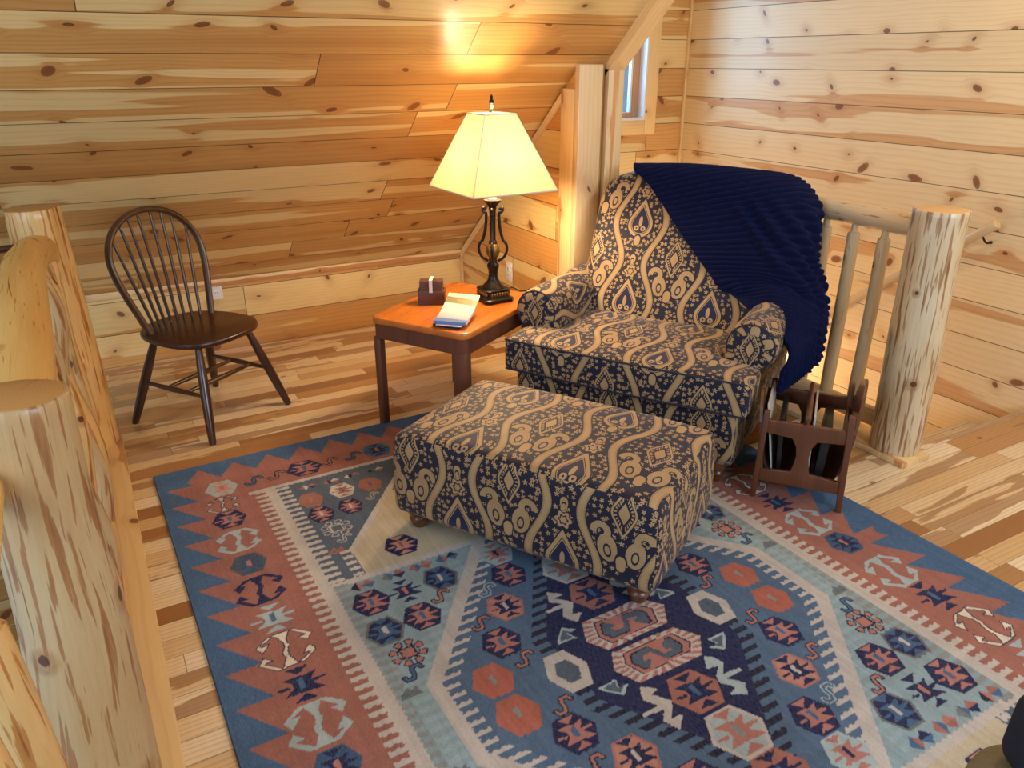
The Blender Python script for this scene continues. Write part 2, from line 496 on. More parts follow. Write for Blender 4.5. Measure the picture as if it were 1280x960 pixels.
def boxuv(bm, faces=None, off=(0, 0), swap=False):
    L = uvl(bm)
    for f in (faces or bm.faces):
        f.normal_update(); n = f.normal
        a = max(range(3), key=lambda i: abs(n[i]))
        for l in f.loops:
            c = l.vert.co
            uv = (c.y, c.z) if a == 0 else ((c.x, c.z) if a == 1 else (c.x, c.y))
            if swap: uv = (uv[1], uv[0])
            l[L].uv = (uv[0] + off[0], uv[1] + off[1])

def add_box(bm, x0, x1, y0, y1, z0, z1, bev=0.0, seg=2):
    r = bmesh.ops.create_cube(bm, size=1.0)
    vs = r['verts']
    for v in vs:
        v.co = Vector((x0 if v.co.x < 0 else x1, y0 if v.co.y < 0 else y1, z0 if v.co.z < 0 else z1))
    if bev > 0:
        es = list({e for v in vs for e in v.link_edges})
        bmesh.ops.bevel(bm, geom=es, offset=bev, segments=seg, affect='EDGES', profile=.5)
def box(name, x0, x1, y0, y1, z0, z1, mat, parent=None, bev=.003, swap=False, off=(0, 0), **k):
    bm = bmesh.new(); add_box(bm, x0, x1, y0, y1, z0, z1, bev); boxuv(bm, swap=swap, off=off)
    return finish(name, bm, mat, parent, smooth=bev > 0, **k)

def slab(name, polys, thick, mat, uvf, parent=None):
    """polys: list of planar polygons (front face); thick: vector to the back; uvf(co)->uv"""
    bm = bmesh.new(); L = uvl(bm); T = Vector(thick)
    for p in polys:
        a = [bm.verts.new(q) for q in p]; b = [bm.verts.new(Vector(q) + T) for q in p]
        bm.faces.new(a); bm.faces.new(b[::-1])
        for i in range(len(a)):
            j = (i + 1) % len(a); bm.faces.new((a[j], a[i], b[i], b[j]))
    for f in bm.faces:
        for l in f.loops: l[L].uv = uvf(l.vert.co)
    return finish(name, bm, mat, parent, smooth=False)

def loft(name, rings, mat, parent=None, closed=True, cap=True, capmat=None, capuv=None, uvs=1.0, angle=50, solid=0.0, uo=0.0, vo=0.0, **k):
    bm = bmesh.new(); L = uvl(bm)
    V = [[bm.verts.new(p) for p in r] for r in rings]
    n = len(rings[0])
    # arc lengths
    mid = rings[len(rings)//2]
    U = [0.0]
    for i in range(n if closed else n - 1): U.append(U[-1] + (Vector(mid[(i+1) % n]) - Vector(mid[i])).length)
    W = [0.0]
    for j in range(len(rings) - 1):
        W.append(W[-1] + sum((Vector(rings[j+1][i]) - Vector(rings[j][i])).length for i in range(0, n, max(1, n//6)))/len(range(0, n, max(1, n//6))))
    for j in range(len(rings) - 1):
        for i in range(n if closed else n - 1):
            i2 = (i + 1) % n
            f = bm.faces.new((V[j][i], V[j][i2], V[j+1][i2], V[j+1][i]))
            for l, (uu, ww) in zip(f.loops, ((U[i], W[j]), (U[i+1], W[j]), (U[i+1], W[j+1]), (U[i], W[j+1]))):
                l[L].uv = (uu*uvs + uo, ww*uvs + vo)
    if cap and closed:
        for r in (V[0], V[-1]):
            f = bm.faces.new(r); f.material_index = 1 if capmat else 0
            boxuv(bm, [f])
            if capuv:
                for l in f.loops: l[L].uv = capuv(l.vert.co)
    mats = [mat] + ([capmat] if capmat else [])
    return finish(name, bm, mats, parent, angle=angle, **k)

def frames(path):
    P = [Vector(p) for p in path]; T = []
    for i in range(len(P)):
        T.append((P[min(i+1, len(P)-1)] - P[max(i-1, 0)]).normalized())
    ref = Vector((0, 0, 1)) if abs(T[0].z) < .9 else Vector((1, 0, 0))
    N = (ref - T[0]*ref.dot(T[0])).normalized(); out = []
    pt = T[0]
    for t in T:
        N = pt.rotation_difference(t) @ N; pt = t
        N = (N - t*N.dot(t)).normalized(); out.append((t, N, t.cross(N)))
    return P, out
def catmull(pts, n):
    P = [Vector(p) for p in pts]; P = [P[0]*2 - P[1]] + P + [P[-1]*2 - P[-2]]; out = []
    for i in range(1, len(P) - 2):
        for k in range(n):
            t = k/n; a, b, c, d = P[i-1:i+3]
            out.append(.5*((2*b) + (c - a)*t + (2*a - 5*b + 4*c - d)*t*t + (3*b - 3*c + d - a)*t**3))
    out.append(P[-2]); return out
def lerp_list(vals, n):
    out = []
    for i in range(n):
        t = i/(n-1)*(len(vals)-1); k = min(int(t), len(vals)-2); out.append(vals[k]*(1-(t-k)) + vals[k+1]*(t-k))
    return out
def tube(name, path, radii, mat, parent=None, seg=10, smooth_n=0, wob=0.0, wf=3.0, seed=0.0, capmat=None, roundend=0.0, ell=1.0, angle=50, **k):
    if smooth_n: path = catmull(path, smooth_n)
    P, F = frames(path); n = len(P)
    R = lerp_list(radii if isinstance(radii, (list, tuple)) else [radii, radii], n)
    rings = []
    for i in range(n):
        t, N, B = F[i]; ring = []
        for s in range(seg):
            a = 2*PI*s/seg; r = R[i]
            if wob:
                q = Vector((math.cos(a)*1.2, math.sin(a)*1.2, P[i].length*wf + seed*7.3))
                r *= 1 + wob*(mnoise.noise(q)*1.6 + .5*mnoise.noise(q*2.7))
            ring.append(P[i] + N*math.cos(a)*r + B*math.sin(a)*r*ell)
        rings.append(ring)
    if roundend > 0:
        def shrink(ring, c, t, f, d): return [c + (p - c)*f + t*d for p in ring]
        r0, r1 = rings[0], rings[-1]
        rings = [shrink(r0, P[0], -F[0][0], 1 - roundend, roundend*R[0]*.8), shrink(r0, P[0], -F[0][0], 1 - roundend*.35, roundend*R[0]*.5)] + rings + \
                [shrink(r1, P[-1], F[-1][0], 1 - roundend*.35, roundend*R[-1]*.5), shrink(r1, P[-1], F[-1][0], 1 - roundend, roundend*R[-1]*.8)]
    return loft(name, rings, mat, parent, capmat=capmat, angle=angle, **k)
def lathe(name, prof, mat, parent=None, seg=28, loc=None, angle=35, sq=None, **k):
    rings = []
    for r, z in prof:
        rings.append([Vector((r*math.cos(2*PI*s/seg), r*math.sin(2*PI*s/seg), z)) for s in range(seg)])
    return loft(name, rings, mat, parent, loc=loc, angle=angle, **k)
def prism(name, outline, z0, z1, mat, parent=None, bev=0.0, seg=3, plane='xy', holes=(), **k):
    """extrude a 2D outline; plane xz -> outline in x,z with depth z0..z1 along y"""
    bm = bmesh.new()
    def mk(p, d): return (p[0], p[1], d) if plane == 'xy' else ((p[0], d, p[1]) if plane == 'xz' else (d, p[0], p[1]))
    if holes:
        edges = []
        for loop in [outline] + list(holes):
            vs = [bm.verts.new(mk(p, z0)) for p in loop]
            edges += [bm.edges.new((vs[i], vs[(i+1) % len(vs)])) for i in range(len(vs))]
        r = bmesh.ops.triangle_fill(bm, use_beauty=True, edges=edges)
        fs = [g for g in r['geom'] if isinstance(g, bmesh.types.BMFace)]
    else:
        fs = [bm.faces.new([bm.verts.new(mk(p, z0)) for p in outline])]
    e = bmesh.ops.extrude_face_region(bm, geom=fs)
    d = Vector(mk((0, 0), z1 - z0))
    bmesh.ops.translate(bm, verts=[g for g in e['geom'] if isinstance(g, bmesh.types.BMVert)], vec=d)
    if bev > 0:
        bmesh.ops.recalc_face_normals(bm, faces=bm.faces[:])
        es = [ed for ed in bm.edges if len(ed.link_faces) == 2 and ed.calc_face_angle(0) > 1.2]
        bmesh.ops.bevel(bm, geom=es, offset=bev, segments=seg, affect='EDGES', profile=.5)
    boxuv(bm)
    return finish(name, bm, mat, parent, angle=35, **k)
def rrect(w, d, r, n=6, cx=0, cy=0):
    pts = []
    for sx, sy, a0 in ((1, 1, 0), (-1, 1, 90), (-1, -1, 180), (1, -1, 270)):
        for i in range(n + 1):
            a = math.radians(a0 + 90*i/n)
            pts.append((cx + sx*(w/2 - r) + r*math.cos(a), cy + sy*(d/2 - r) + r*math.sin(a)))
    return pts
def softbox(name, sx, sy, sz, r, mat, parent=None, n=(16, 16, 8), deform=None, uvoff=(0, 0), uvt=None, **k):
    """rounded box centred in x,y; z from 0..sz; UV per source face in metres after deformation"""
    bm = bmesh.new(); L = uvl(bm)
    h = Vector((sx/2, sy/2, sz/2)); keep = []
    for ax in range(3):
        for sgn in (-1, 1):
            a, b = [i for i in range(3) if i != ax]
            na, nb = n[a], n[b]
            G = []
            def spread(t):   # denser near ends
                return t
            for i in range(na + 1):
                row = []
                for j in range(nb + 1):
                    p = Vector((0, 0, 0)); p[ax] = sgn*h[ax]
                    p[a] = (2*i/na - 1)*h[a]; p[b] = (2*j/nb - 1)*h[b]
                    q = Vector([max(-(h[c] - r), min(h[c] - r, p[c])) for c in range(3)])
                    d = p - q
                    if d.length > 1e-9: p = q + d.normalized()*min(r, max(abs(d[c]) for c in range(3)))
                    p.z += sz/2
                    if deform: p = Vector(deform(p))
                    row.append(bm.verts.new(p))
                G.append(row)
            for i in range(na):
                for j in range(nb):
                    f = bm.faces.new((G[i][j], G[i+1][j], G[i+1][j+1], G[i][j+1]))
                    for l in f.loops:
                        c = l.vert.co
                        if ax == 0: uv = (c.y*sgn + .13, c.z)
                        elif ax == 1: uv = (c.x, c.z)
                        else: uv = (c.x, c.y)
                        q_ = (uvt or {}).get('xyz'[ax], (.85, .85, uvoff[0], uvoff[1]))
                        l[L].uv = (uv[0]*q_[0] + q_[2], uv[1]*q_[1] + q_[3])
    bmesh.ops.remove_doubles(bm, verts=bm.verts[:], dist=1e-5)
    return finish(name, bm, mat, parent, angle=80, **k)

# ------------------------------------------------------------------ camera
cam = bpy.data.cameras.new('camera'); cam.sensor_width = 36; cam.lens = 954/1280*36; cam.clip_start = .02
camo = bpy.data.objects.new('camera', cam); COL.objects.link(camo)
camo.location = (0, 0, 1.6); camo.rotation_euler = (math.radians(67), 0, math.radians(-29.1))
bpy.context.scene.camera = camo

# ------------------------------------------------------------------ the room
YB, XP, XR, SL, ZK = 4.593, 2.168, 4.0, .85, .43
LX = -2.6
RIDGE = .6
zs = lambda y: ZK + SL*(YB - y)
sl = math.sqrt(1 + SL*SL)
struct(slab('wall_back', [[(LX, YB, -2.7), (XP+.06, YB, -2.7), (XP+.06, YB, ZK), (LX, YB, ZK)]], (0, .12, 0), M['wall_back'], lambda c: (c.x, c.z + .0)))
def ceil_uv(c): return (c.x, (YB - c.y)*sl)
struct(slab('ceiling', [[(LX, YB, ZK), (2.33, YB, ZK), (2.33, RIDGE, zs(RIDGE)), (LX, RIDGE, zs(RIDGE))],
                        [(2.33, 2.04, zs(2.04)), (XR, 2.04, zs(2.04)), (XR, RIDGE, zs(RIDGE)), (2.33, RIDGE, zs(RIDGE))]], (0, .08, .1), M['slope'], ceil_uv))
struct(slab('ceiling_front', [[(LX, -2.6, zs(RIDGE)), (XR, -2.6, zs(RIDGE)), (XR, RIDGE, zs(RIDGE)), (LX, RIDGE, zs(RIDGE))]], (0, 0, .1), M['slope'], ceil_uv))
struct(slab('wall_right', [[(XR, -2.6, -2.7), (XR, YB, -2.7), (XR, YB, 4.0), (XR, -2.6, 4.0)]], (.12, 0, 0), M['wall_right'], lambda c: (c.y, c.z)))
wz = zs(2.04)
WX0, WX1, WZ0, WZ1 = 2.80, 3.635, 1.205, 2.3
struct(slab('wall_dormer', [[(2.38, YB, -2.7), (XR, YB, -2.7), (XR, YB, WZ0), (2.38, YB, WZ0)], [(2.38, YB, WZ0), (WX0, YB, WZ0), (WX0, YB, WZ1), (2.38, YB, WZ1)],
                            [(WX1, YB, WZ0), (XR, YB, WZ0), (XR, YB, WZ1), (WX1, YB, WZ1)], [(2.38, YB, WZ1), (XR, YB, WZ1), (XR, YB, wz), (2.38, YB, wz)]], (0, .16, 0), M['wall_window'], lambda c: (c.x, c.z)))
struct(slab('ceiling_dormer', [[(2.33, YB, wz), (XR, YB, wz), (XR, 2.04, wz), (2.33, 2.04, wz)]], (0, 0, .1), M['slope'], lambda c: (c.x, c.y)))
PY = 3.25
struct(slab('wall_partition', [[(XP, YB, 0), (XP, YB, ZK), (XP, PY, zs(PY)), (XP, PY, 0)]], (.06, 0, 0), M['wall_side'], lambda c: (c.y, c.z)))
struct(slab('wall_stair', [[(2.40, YB, -2.7), (2.40, YB, wz), (2.40, 2.04, wz), (2.40, PY, zs(PY)), (2.40, PY, -2.7)]], (-.04, 0, 0), M['wall_window'], lambda c: (c.y, c.z)))
# floor with the stair opening
EY, EX = 1.777, 2.86
struct(slab('floor', [[(-.26, -2.6, 0), (EX, -2.6, 0), (EX, YB, 0), (-.26, YB, 0)], [(EX, -2.6, 0), (XR, -2.6, 0), (XR, EY, 0), (EX, EY, 0)]], (0, 0, -.24), M['floor'], lambda c: (c.x, c.y)))
struct(slab('floor_below', [[(LX, -2.6, -2.7), (XR, -2.6, -2.7), (XR, YB, -2.7), (LX, YB, -2.7)]], (0, 0, -.1), M['floor'], lambda c: (c.x, c.y)))
struct(slab('wall_front', [[(LX, -2.6, -2.7), (XR, -2.6, -2.7), (XR, -2.6, zs(RIDGE)), (LX, -2.6, zs(RIDGE))]], (0, -.1, 0), M['wall_back'], lambda c: (c.x, c.z)))

# trims
def trim_box(n, x0, x1, y0, y1, z0, z1, mat=None, swap=False, off=(0, 0), bev=.004):
    return struct(box('trim_%d' % n, x0, x1, y0, y1, z0, z1, mat or M['trim'], bev=bev, swap=swap, off=off))
def diag(n, x0, x1, y0, y1, zf0, zf1, off=(0, 0)):
    """strip following the roof slope between y0 and y1; vertical range zs+zf0..zs+zf1"""
    bm = bmesh.new(); L = uvl(bm); vs = []
    for y in (y0, y1):
        for x in (x0, x1):
            for z in (zf0, zf1): vs.append(bm.verts.new((x, y, zs(y) + z)))
    a = vs
    for idx in ((0, 1, 3, 2), (4, 6, 7, 5), (0, 4, 5, 1), (2, 3, 7, 6), (0, 2, 6, 4), (1, 5, 7, 3)): bm.faces.new([a[i] for i in idx])
    for f in bm.faces:
        for l in f.loops: c = l.vert.co; l[L].uv = (c.y*1.3 + off[0], (c.x + (c.z - zs(c.y))) + off[1])
    bmesh.ops.recalc_face_normals(bm, faces=bm.faces[:])
    bmesh.ops.bevel(bm, geom=bm.edges[:], offset=.003, segments=2, affect='EDGES')
    return struct(finish('trim_%d' % n, bm, M['trim']))
trim_box(1, LX, XP, YB - .016, YB, ZK - .035, ZK + .004, off=(0, .3))
diag(2, XP - .014, XP, YB, PY + .1, -.058, -.010, off=(3, .2))
trim_box(3, XP - .016, XP, YB - .03, YB - .002, 0, ZK - .035, swap=True)
trim_box(4, XP - .022, XP + .004, PY - .005, PY + .115, 0, zs(PY + .115), swap=True, off=(.4, 4))          # side board of the partition end
trim_box(5, XP - .022, XP + .112, PY - .045, PY - .005, 0, zs(PY - .0) + .01, mat=M['stud'], swap=True, off=(.3, 1))
trim_box(6, XP + .112, XP + .145, PY - .012, PY + .01, 0, zs(PY) + .02, mat=M['wall_side'], swap=True, off=(.6, 5))
trim_box(7, XP + .145, XP + .238, PY - .045, PY + .02, -2.6, zs(PY - .045) - .045, mat=M['stud'], swap=True, off=(.2, 7))
diag(8, XP + .145, XP + .238, PY + .02, RIDGE, -.055, .12, off=(1, .35))
trim_box(9, XR - .022, XR, YB - .022, YB, -2.6, 2.6, swap=True, off=(.5, 2))
# window
trim_box(10, WX1, WX1 + .10, YB - .014, YB + .01, WZ0 - .10, 2.4, swap=True, off=(.1, 3))
trim_box(11, WX0 - .1, WX1, YB - .014, YB + .01, WZ0 - .10, WZ0, off=(2, .15))
wf = struct(box('window_1', WX1 - .014, WX1, YB - .016, YB + .15, WZ0, WZ1, M['white_frame'], bev=.002))
for nm, a in (('window_frame', (WX0, WX0 + .03, YB + .02, YB + .15, WZ0, WZ1)),
              ('window_frame', (WX0 + .03, WX1 - .014, YB - .016, YB + .15, WZ0, WZ0 + .016)),
              ('window_frame', (WX0 + .03, WX1 - .014, YB + .02, YB + .15, WZ1 - .03, WZ1))):
    box(nm, *a, M['white_frame'], wf, bev=.002)
fr = None
sx0, sx1 = WX0 + .03, WX1 - .014
for nm, a in (('window_sash', (sx1 - .055, sx1, YB + .055, YB + .095, WZ0 + .016, WZ1 - .03)),
              ('window_sash', (sx0, sx0 + .05, YB + .055, YB + .095, WZ0 + .016, WZ1 - .03)),
              ('window_sash', (sx0 + .05, sx1 - .055, YB + .055, YB + .095, WZ0 + .016, WZ0 + .05)),
              ('window_sash', (sx0 + .05, sx1 - .055, YB + .055, YB + .095, WZ1 - .08, WZ1 - .03))):
    box(nm, *a, M['sash'], wf, bev=.003)
box('window_bead', sx1 - .072, sx1 - .055, YB + .06, YB + .09, WZ0 + .05, WZ1 - .08, M['white_frame'], wf, bev=.002)
box('window_pane', sx0 + .05, sx1 - .072, YB + .072, YB + .076, WZ0 + .05, WZ1 - .08, M['glass'], wf, bev=0)

# outlets
def outlet(name, label, x, y, z, rotz, nsl):
    t = thing(name, label, 'outlet', (x, y, z), rotz, 'white wall outlets')
    box('cover_plate', -.036, .036, -.006, 0, -.058, .058, M['outlet'], t, bev=.003)
    for dz in (-.02, .02):
        f = box('socket', -.016, .016, -.009, -.005, dz - .014, dz + .014, M['outlet'], t, bev=.003)
        for dx in (-.006, .006): box('slot', dx - .0012, dx + .0012, -.0095, -.0085, dz - .004, dz + .006, M['black'], f, bev=0)
    return t
outlet('wall_outlet', 'white outlet plate on the low wall behind the spindle chair', .585, YB, .372, 0, 2)
outlet('wall_outlet', 'white outlet plate on the side wall behind the table lamp', XP, 3.925, .43, -PI/2, 2)

# stairs down
st = thing('staircase', 'wooden stairs dropping from the floor edge behind the pale log post', 'stairs', (3.43, EY, 0))
for i in range(9):
    box('tread', -.53, .53, i*.26 - .0 + (.02 if i == 0 else 0), i*.26 + .285, -.19*(i+1) - .03, -.19*(i+1), M['floor'], st, bev=.004)
    if i: box('riser', -.53, .53, i*.26 + .02, i*.26 + .035, -.19*(i+1), -.19*i - .03, M['stud'], st, bev=0)

# ------------------------------------------------------------------ log railings
def log(name, path, radii, mat, parent, endmat=None, seg=28, wob=.04, sn=6, seed=0.0, wf=3.0, re=.12, **k):
    return tube(name, path, radii, mat, parent, seg=seg, smooth_n=sn, wob=wob, seed=seed, capmat=endmat or M['log_end'], roundend=re, wf=wf, angle=60, **k)

rr_ = thing('log_railing', 'pale peeled log railing with thick post beside the stair opening', 'railing', (2.93, 1.80, 0))
log('log_post', [(.01, 0, .03), (.008, 0, .12), (0, 0, .30), (-.010, 0, .6), (-.018, 0, .9), (-.020, .0, 1.065)], [.104, .107, .106, .103, .101, .100], M['log_right'], rr_, seed=1.0, seg=40, sn=8, wob=.05, wf=2.2, re=.05)
log('log_post', [(.03, 1.50, .03), (.03, 1.50, .5), (.03, 1.50, 1.06)], [.10, .09, .085], M['log_right'], rr_, seed=2.0, seg=32, re=.05)
log('top_rail', [(0, .06, .985), (.005, .5, .985), (0, 1.0, .975), (.02, 1.45, .97)], [.050, .046, .046, .045], M['spindle_log'], rr_, seed=3.0, wob=.03)
log('bottom_rail', [(0, .06, .125), (0, .7, .12), (.02, 1.45, .12)], [.042, .044, .042], M['spindle_log'], rr_, seed=4.0, wob=.04)
for i, y in enumerate((.235, .385, .535, .685, .835, .985, 1.135, 1.285)):
    log('baluster', [(0, y, .145), (0, y + .003, .2), (.002, y, .55), (0, y, .86), (0, y, .90), (0, y, .915), (0, y, .96)], [.024, .029, .029, .027, .026, .015, .013], M['spindle_log'], rr_, seg=16, seed=5.0 + i, wob=.04)
box('base_plate', -.10, .075, -.125, 1.62, 0, .028, M['trim'], rr_, bev=.003, swap=True)

hr = thing('handrail', 'round pale handrail pole sloping down the plank wall behind the log post', 'handrail', (3.9, 2.12, .86))
log('rail_pole', [(0, 0, 0), (0, .5, -.40), (0, 1.1, -.875), (0, 1.75, -1.39)], [.024, .024, .024, .024], M['spindle_log'], hr, seg=18, wob=.02, re=.25)
for y in (.06, .95, 1.6):
    z = -.797*y
    log('bracket', [(0, y, z - .015), (.05, y, z - .06), (.10, y, z - .065)], [.005, .005, .008], M['bronze'], hr, endmat=M['bronze'], seg=8, wob=0)

ll = thing('log_railing', 'amber peeled log railing with cracked post and curved rail', 'railing', (-.165, 1.43, 0))
log('log_post', [(-.03, 0, .02), (-.02, 0, .25), (-.0, 0, .6), (.0, 0, .85), (.008, 0, 1.08)], [.112, .104, .092, .083, .076], M['log_left'], ll, endmat=M['log_end_warm'], seed=21.0, seg=44, sn=10, wob=.05, wf=1.8, re=.06)
log('log_post', [(.0, 2.12, .02), (.0, 2.12, .35), (-.005, 2.12, .7), (-.01, 2.12, 1.065)], [.112, .108, .104, .098], M['log_left_far'], ll, endmat=M['log_end_warm'], seed=24.0, seg=40, sn=10, wob=.08, wf=2.4, re=.04)
log('top_rail', [(.0, 2.04, .89), (-.0, 1.88, .945), (-.012, 1.60, .995), (-.02, 1.2, 1.03), (-.012, .8, 1.045), (-.0, .45, 1.03), (.0, .05, .99)], [.050, .053, .056, .058, .058, .056, .052], M['rail_left'], ll, endmat=M['log_end_warm'], seed=31.0, sn=8, wob=.06, re=.3)
log('branch_stub', [(-.07, 2.06, .93), (-.14, 2.03, .935), (-.17, 2.00, .925)], [.016, .014, .010], M['rack_dark'], ll, endmat=M['rack_dark'], seg=10, wob=.1)
rnd = random.Random(5)
for i, y in enumerate((.30, .54, .78, 1.02, 1.26, 1.50, 1.74, 1.93)):
    a = rnd.uniform(-.02, .02); b_ = rnd.uniform(-.03, .03)
    log('baluster', [(a*.3, y, .10), (a + .01, y + b_, .3), (-a, y - b_*.6, .6), (a, y + b_*.3, .85), (-.01, y, 1.0 if y < 1.5 else .95)], [.050, .044, .038, .036, .034], M['log_left_far'] if i % 2 else M['log_left'], ll, seg=18, seed=40.0 + i, wob=.13, wf=4.0)
log('bottom_rail', [(.01, .05, .085), (.005, 1.0, .09), (.0, 2.05, .085)], [.050, .054, .050], M['log_left_far'], ll, seed=55.0, wob=.06)
log('top_rail', [(-.068, -.06, .955), (-.085, -.30, .90), (-.13, -.75, .78)], [.034, .040, .044], M['rail_left'], ll, endmat=M['log_end_warm'], seed=61.0, wob=.04, re=.3)
for i, y in enumerate((-.30, -.52)):
    log('baluster', [(-.05, y, .08), (-.055, y, .4), (-.085, y, .84)], [.045, .042, .036], M['log_left_far'], ll, seg=18, seed=70.0 + i, wob=.10)
box('base_plate', -.09, .125, -1.3, 2.16, 0, .03, M['trim'], ll, bev=.003, swap=True, off=(0, .2))

# ------------------------------------------------------------------ armchair, blanket and ottoman
TH = math.radians(-58.9)
OX, OY = 1.785, 2.32
def place(x, y):
    c, s = math.cos(TH), math.sin(TH); return (OX + c*x - s*y, OY + s*x + c*y)
def turned_foot(parent, x, y, h=.075, r=.034, z0=0.0, top=.10):
    return lathe('foot', [(r*.62, 0), (r*.74, .004), (r*.80, h*.18), (r*1.0, h*.38), (r*1.05, h*.5), (r*.84, h*.60), (r*.80, h*.66), (r*1.08, h*.74), (r*1.16, h*.86), (r*1.1, h), (r*1.1, top)], M['foot'], parent, loc=(x, y, z0))

ac = thing('armchair', 'wide rolled-arm armchair in navy and tan paisley tapestry', 'armchair', (OX, OY, .0098), TH)
def yfront(z): return .50 + max(0, (z - .46))*.42           # back cushion front plane
def dbase(p):
    x, y, z = p
    x *= 1 + .01*math.sin(z*9)
    if y > 0: y -= 0
    return (x, y, z)
softbox('base', .99, .93, .255, .02, M['fabric'], ac, n=(20, 18, 6), uvoff=(.208, .05), loc=(0, .495, .085))
def dcush(p):
    x, y, z = p                       # y in -.31..0.31 ; front part wider (T)
    yy = y + .31
    t = max(0.0, min(1.0, (.215 - yy)/.03))
    wmax = .375 + (.535 - .375)*t
    x = x/.535*wmax
    cr = (1 - (x/wmax)**2*.8)*(1 - ((y)/.36)**2)
    if z > .07: z += .030*cr
    z -= .004*math.cos(x*9)
    y -= .012*(1 - (x/.54)**2)*(1 if y < 0 else 0)
    return (x, y, z)
cu = softbox('seat_cushion', 1.07, .62, .145, .022, M['fabric'], ac, n=(36, 40, 8), deform=dcush, uvt={'y': (.84, .857, .208, -.160), 'z': (.83, .805, .213, .198), 'x': (.85, .857, .1, -.16)}, loc=(0, .30, .325))
ow = [(x, -.322 + .012*(x/.54)**2 , .143 + .012*(1-(x/.53)**2)*0) for x in [-.525 + i*.0525 for i in range(21)]]
tube('welt', [(x, y - .001, z) for x, y, z in ow], .0045, M['piping'], cu, seg=8)
tube('welt', [(x, y + .004, .006) for x, y, z in ow], .0045, M['piping'], cu, seg=8)
# back
BT = 1.085
def dback(p):
    x, y, z = p                       # z 0..BH ; y -.11..+.11
    H = BT - .30
    zz = z
    r = .13
    w = .452
    if zz > H - r:
        d = zz - (H - r); w = .452 - (r - math.sqrt(max(0, r*r - min(d, r)**2)))*.9
    x = x/.485*w
    s = 1 - (zz/H)*.12
    y2 = y*s
    if y < 0: y2 -= .030*(1 - (x/.5)**2)*math.sin(PI*min(1, zz/H))
    zc = z + .012*(1 - (x/.49)**2)*(zz/H)
    return (x, y2 + max(0, zz + .30 - .46)*.42, zc)
softbox('backrest', .97, .23, BT - .30, .055, M['fabric'], ac, n=(30, 10, 30), deform=dback, uvt={'y': (.85, .95, .174, .101), 'x': (.85, .95, .0, .101), 'z': (.85, .85, .174, .0)}, loc=(0, .66, .30))
# rolled arms
def arm(sg):
    cxr, czr, R = .478, .548, .102
    prof = []
    prof += [(.372, .20), (.372, .34), (.376, .46)]
    a0, a1 = 195, -75
    for i in range(25):
        a = math.radians(a0 + (a1 - a0)*i/24); prof.append((cxr + R*math.cos(a), czr + R*math.sin(a)))
    prof += [(.502, .43), (.500, .36), (.498, .24), (.496, .12)]
    y0, y1 = .185, .955
    rings = []
    cx_, cz_ = .45, .45
    def ring(y, f, yo=0.0):
        out = []
        for x, z in prof:
            # shrink towards centre of roll for rounding the front
            cx2, cz2 = (cxr, czr) if z > .44 else (.437, max(.14, z))
            out.append(Vector((sg*(cx2 + (x - cx2)*f), y, cz2 + (z - cz2)*f)))
        return out
    for y, f in ((y0 - .010, .55), (y0 - .008, .80), (y0, .93), (y0 + .012, .985), (y0 + .03, 1.0)): rings.append(ring(y, f))
    for i in range(1, 13):
        y = y0 + .03 + (y1 - y0 - .03)*i/12
        sc = 1.0 + .02*math.sin(i*1.3)
        rg = ring(y, sc)
        rings.append(rg)
    if sg > 0: rings = [r[::-1] for r in rings]
    a = loft('armrest', rings, M['fabric'], ac, closed=True, cap=True, angle=70, uvs=.85, uo=.04 if sg > 0 else .0, vo=.09, capuv=lambda c: ((c.x - sg*.478)*.95 + .17, (c.z - .548)*.95 - .132))
    # welt ring around the roll front
    pts = []
    for i in range(33):
        t = math.radians(205 - 290*i/32); pts.append((sg*(cxr + .094*math.cos(t)), y0 + .0, czr + .094*math.sin(t)))
    tube('welt', pts, .004, M['piping'], a, seg=6)
    return a
arm(-1); arm(1)
for x, y, z in ((-.43, .07, 0), (.43, .07, 0), (-.43, .88, 0), (.43, .88, -.0095)): turned_foot(ac, x, y, h=.075, r=.030, top=.10, z0=z)

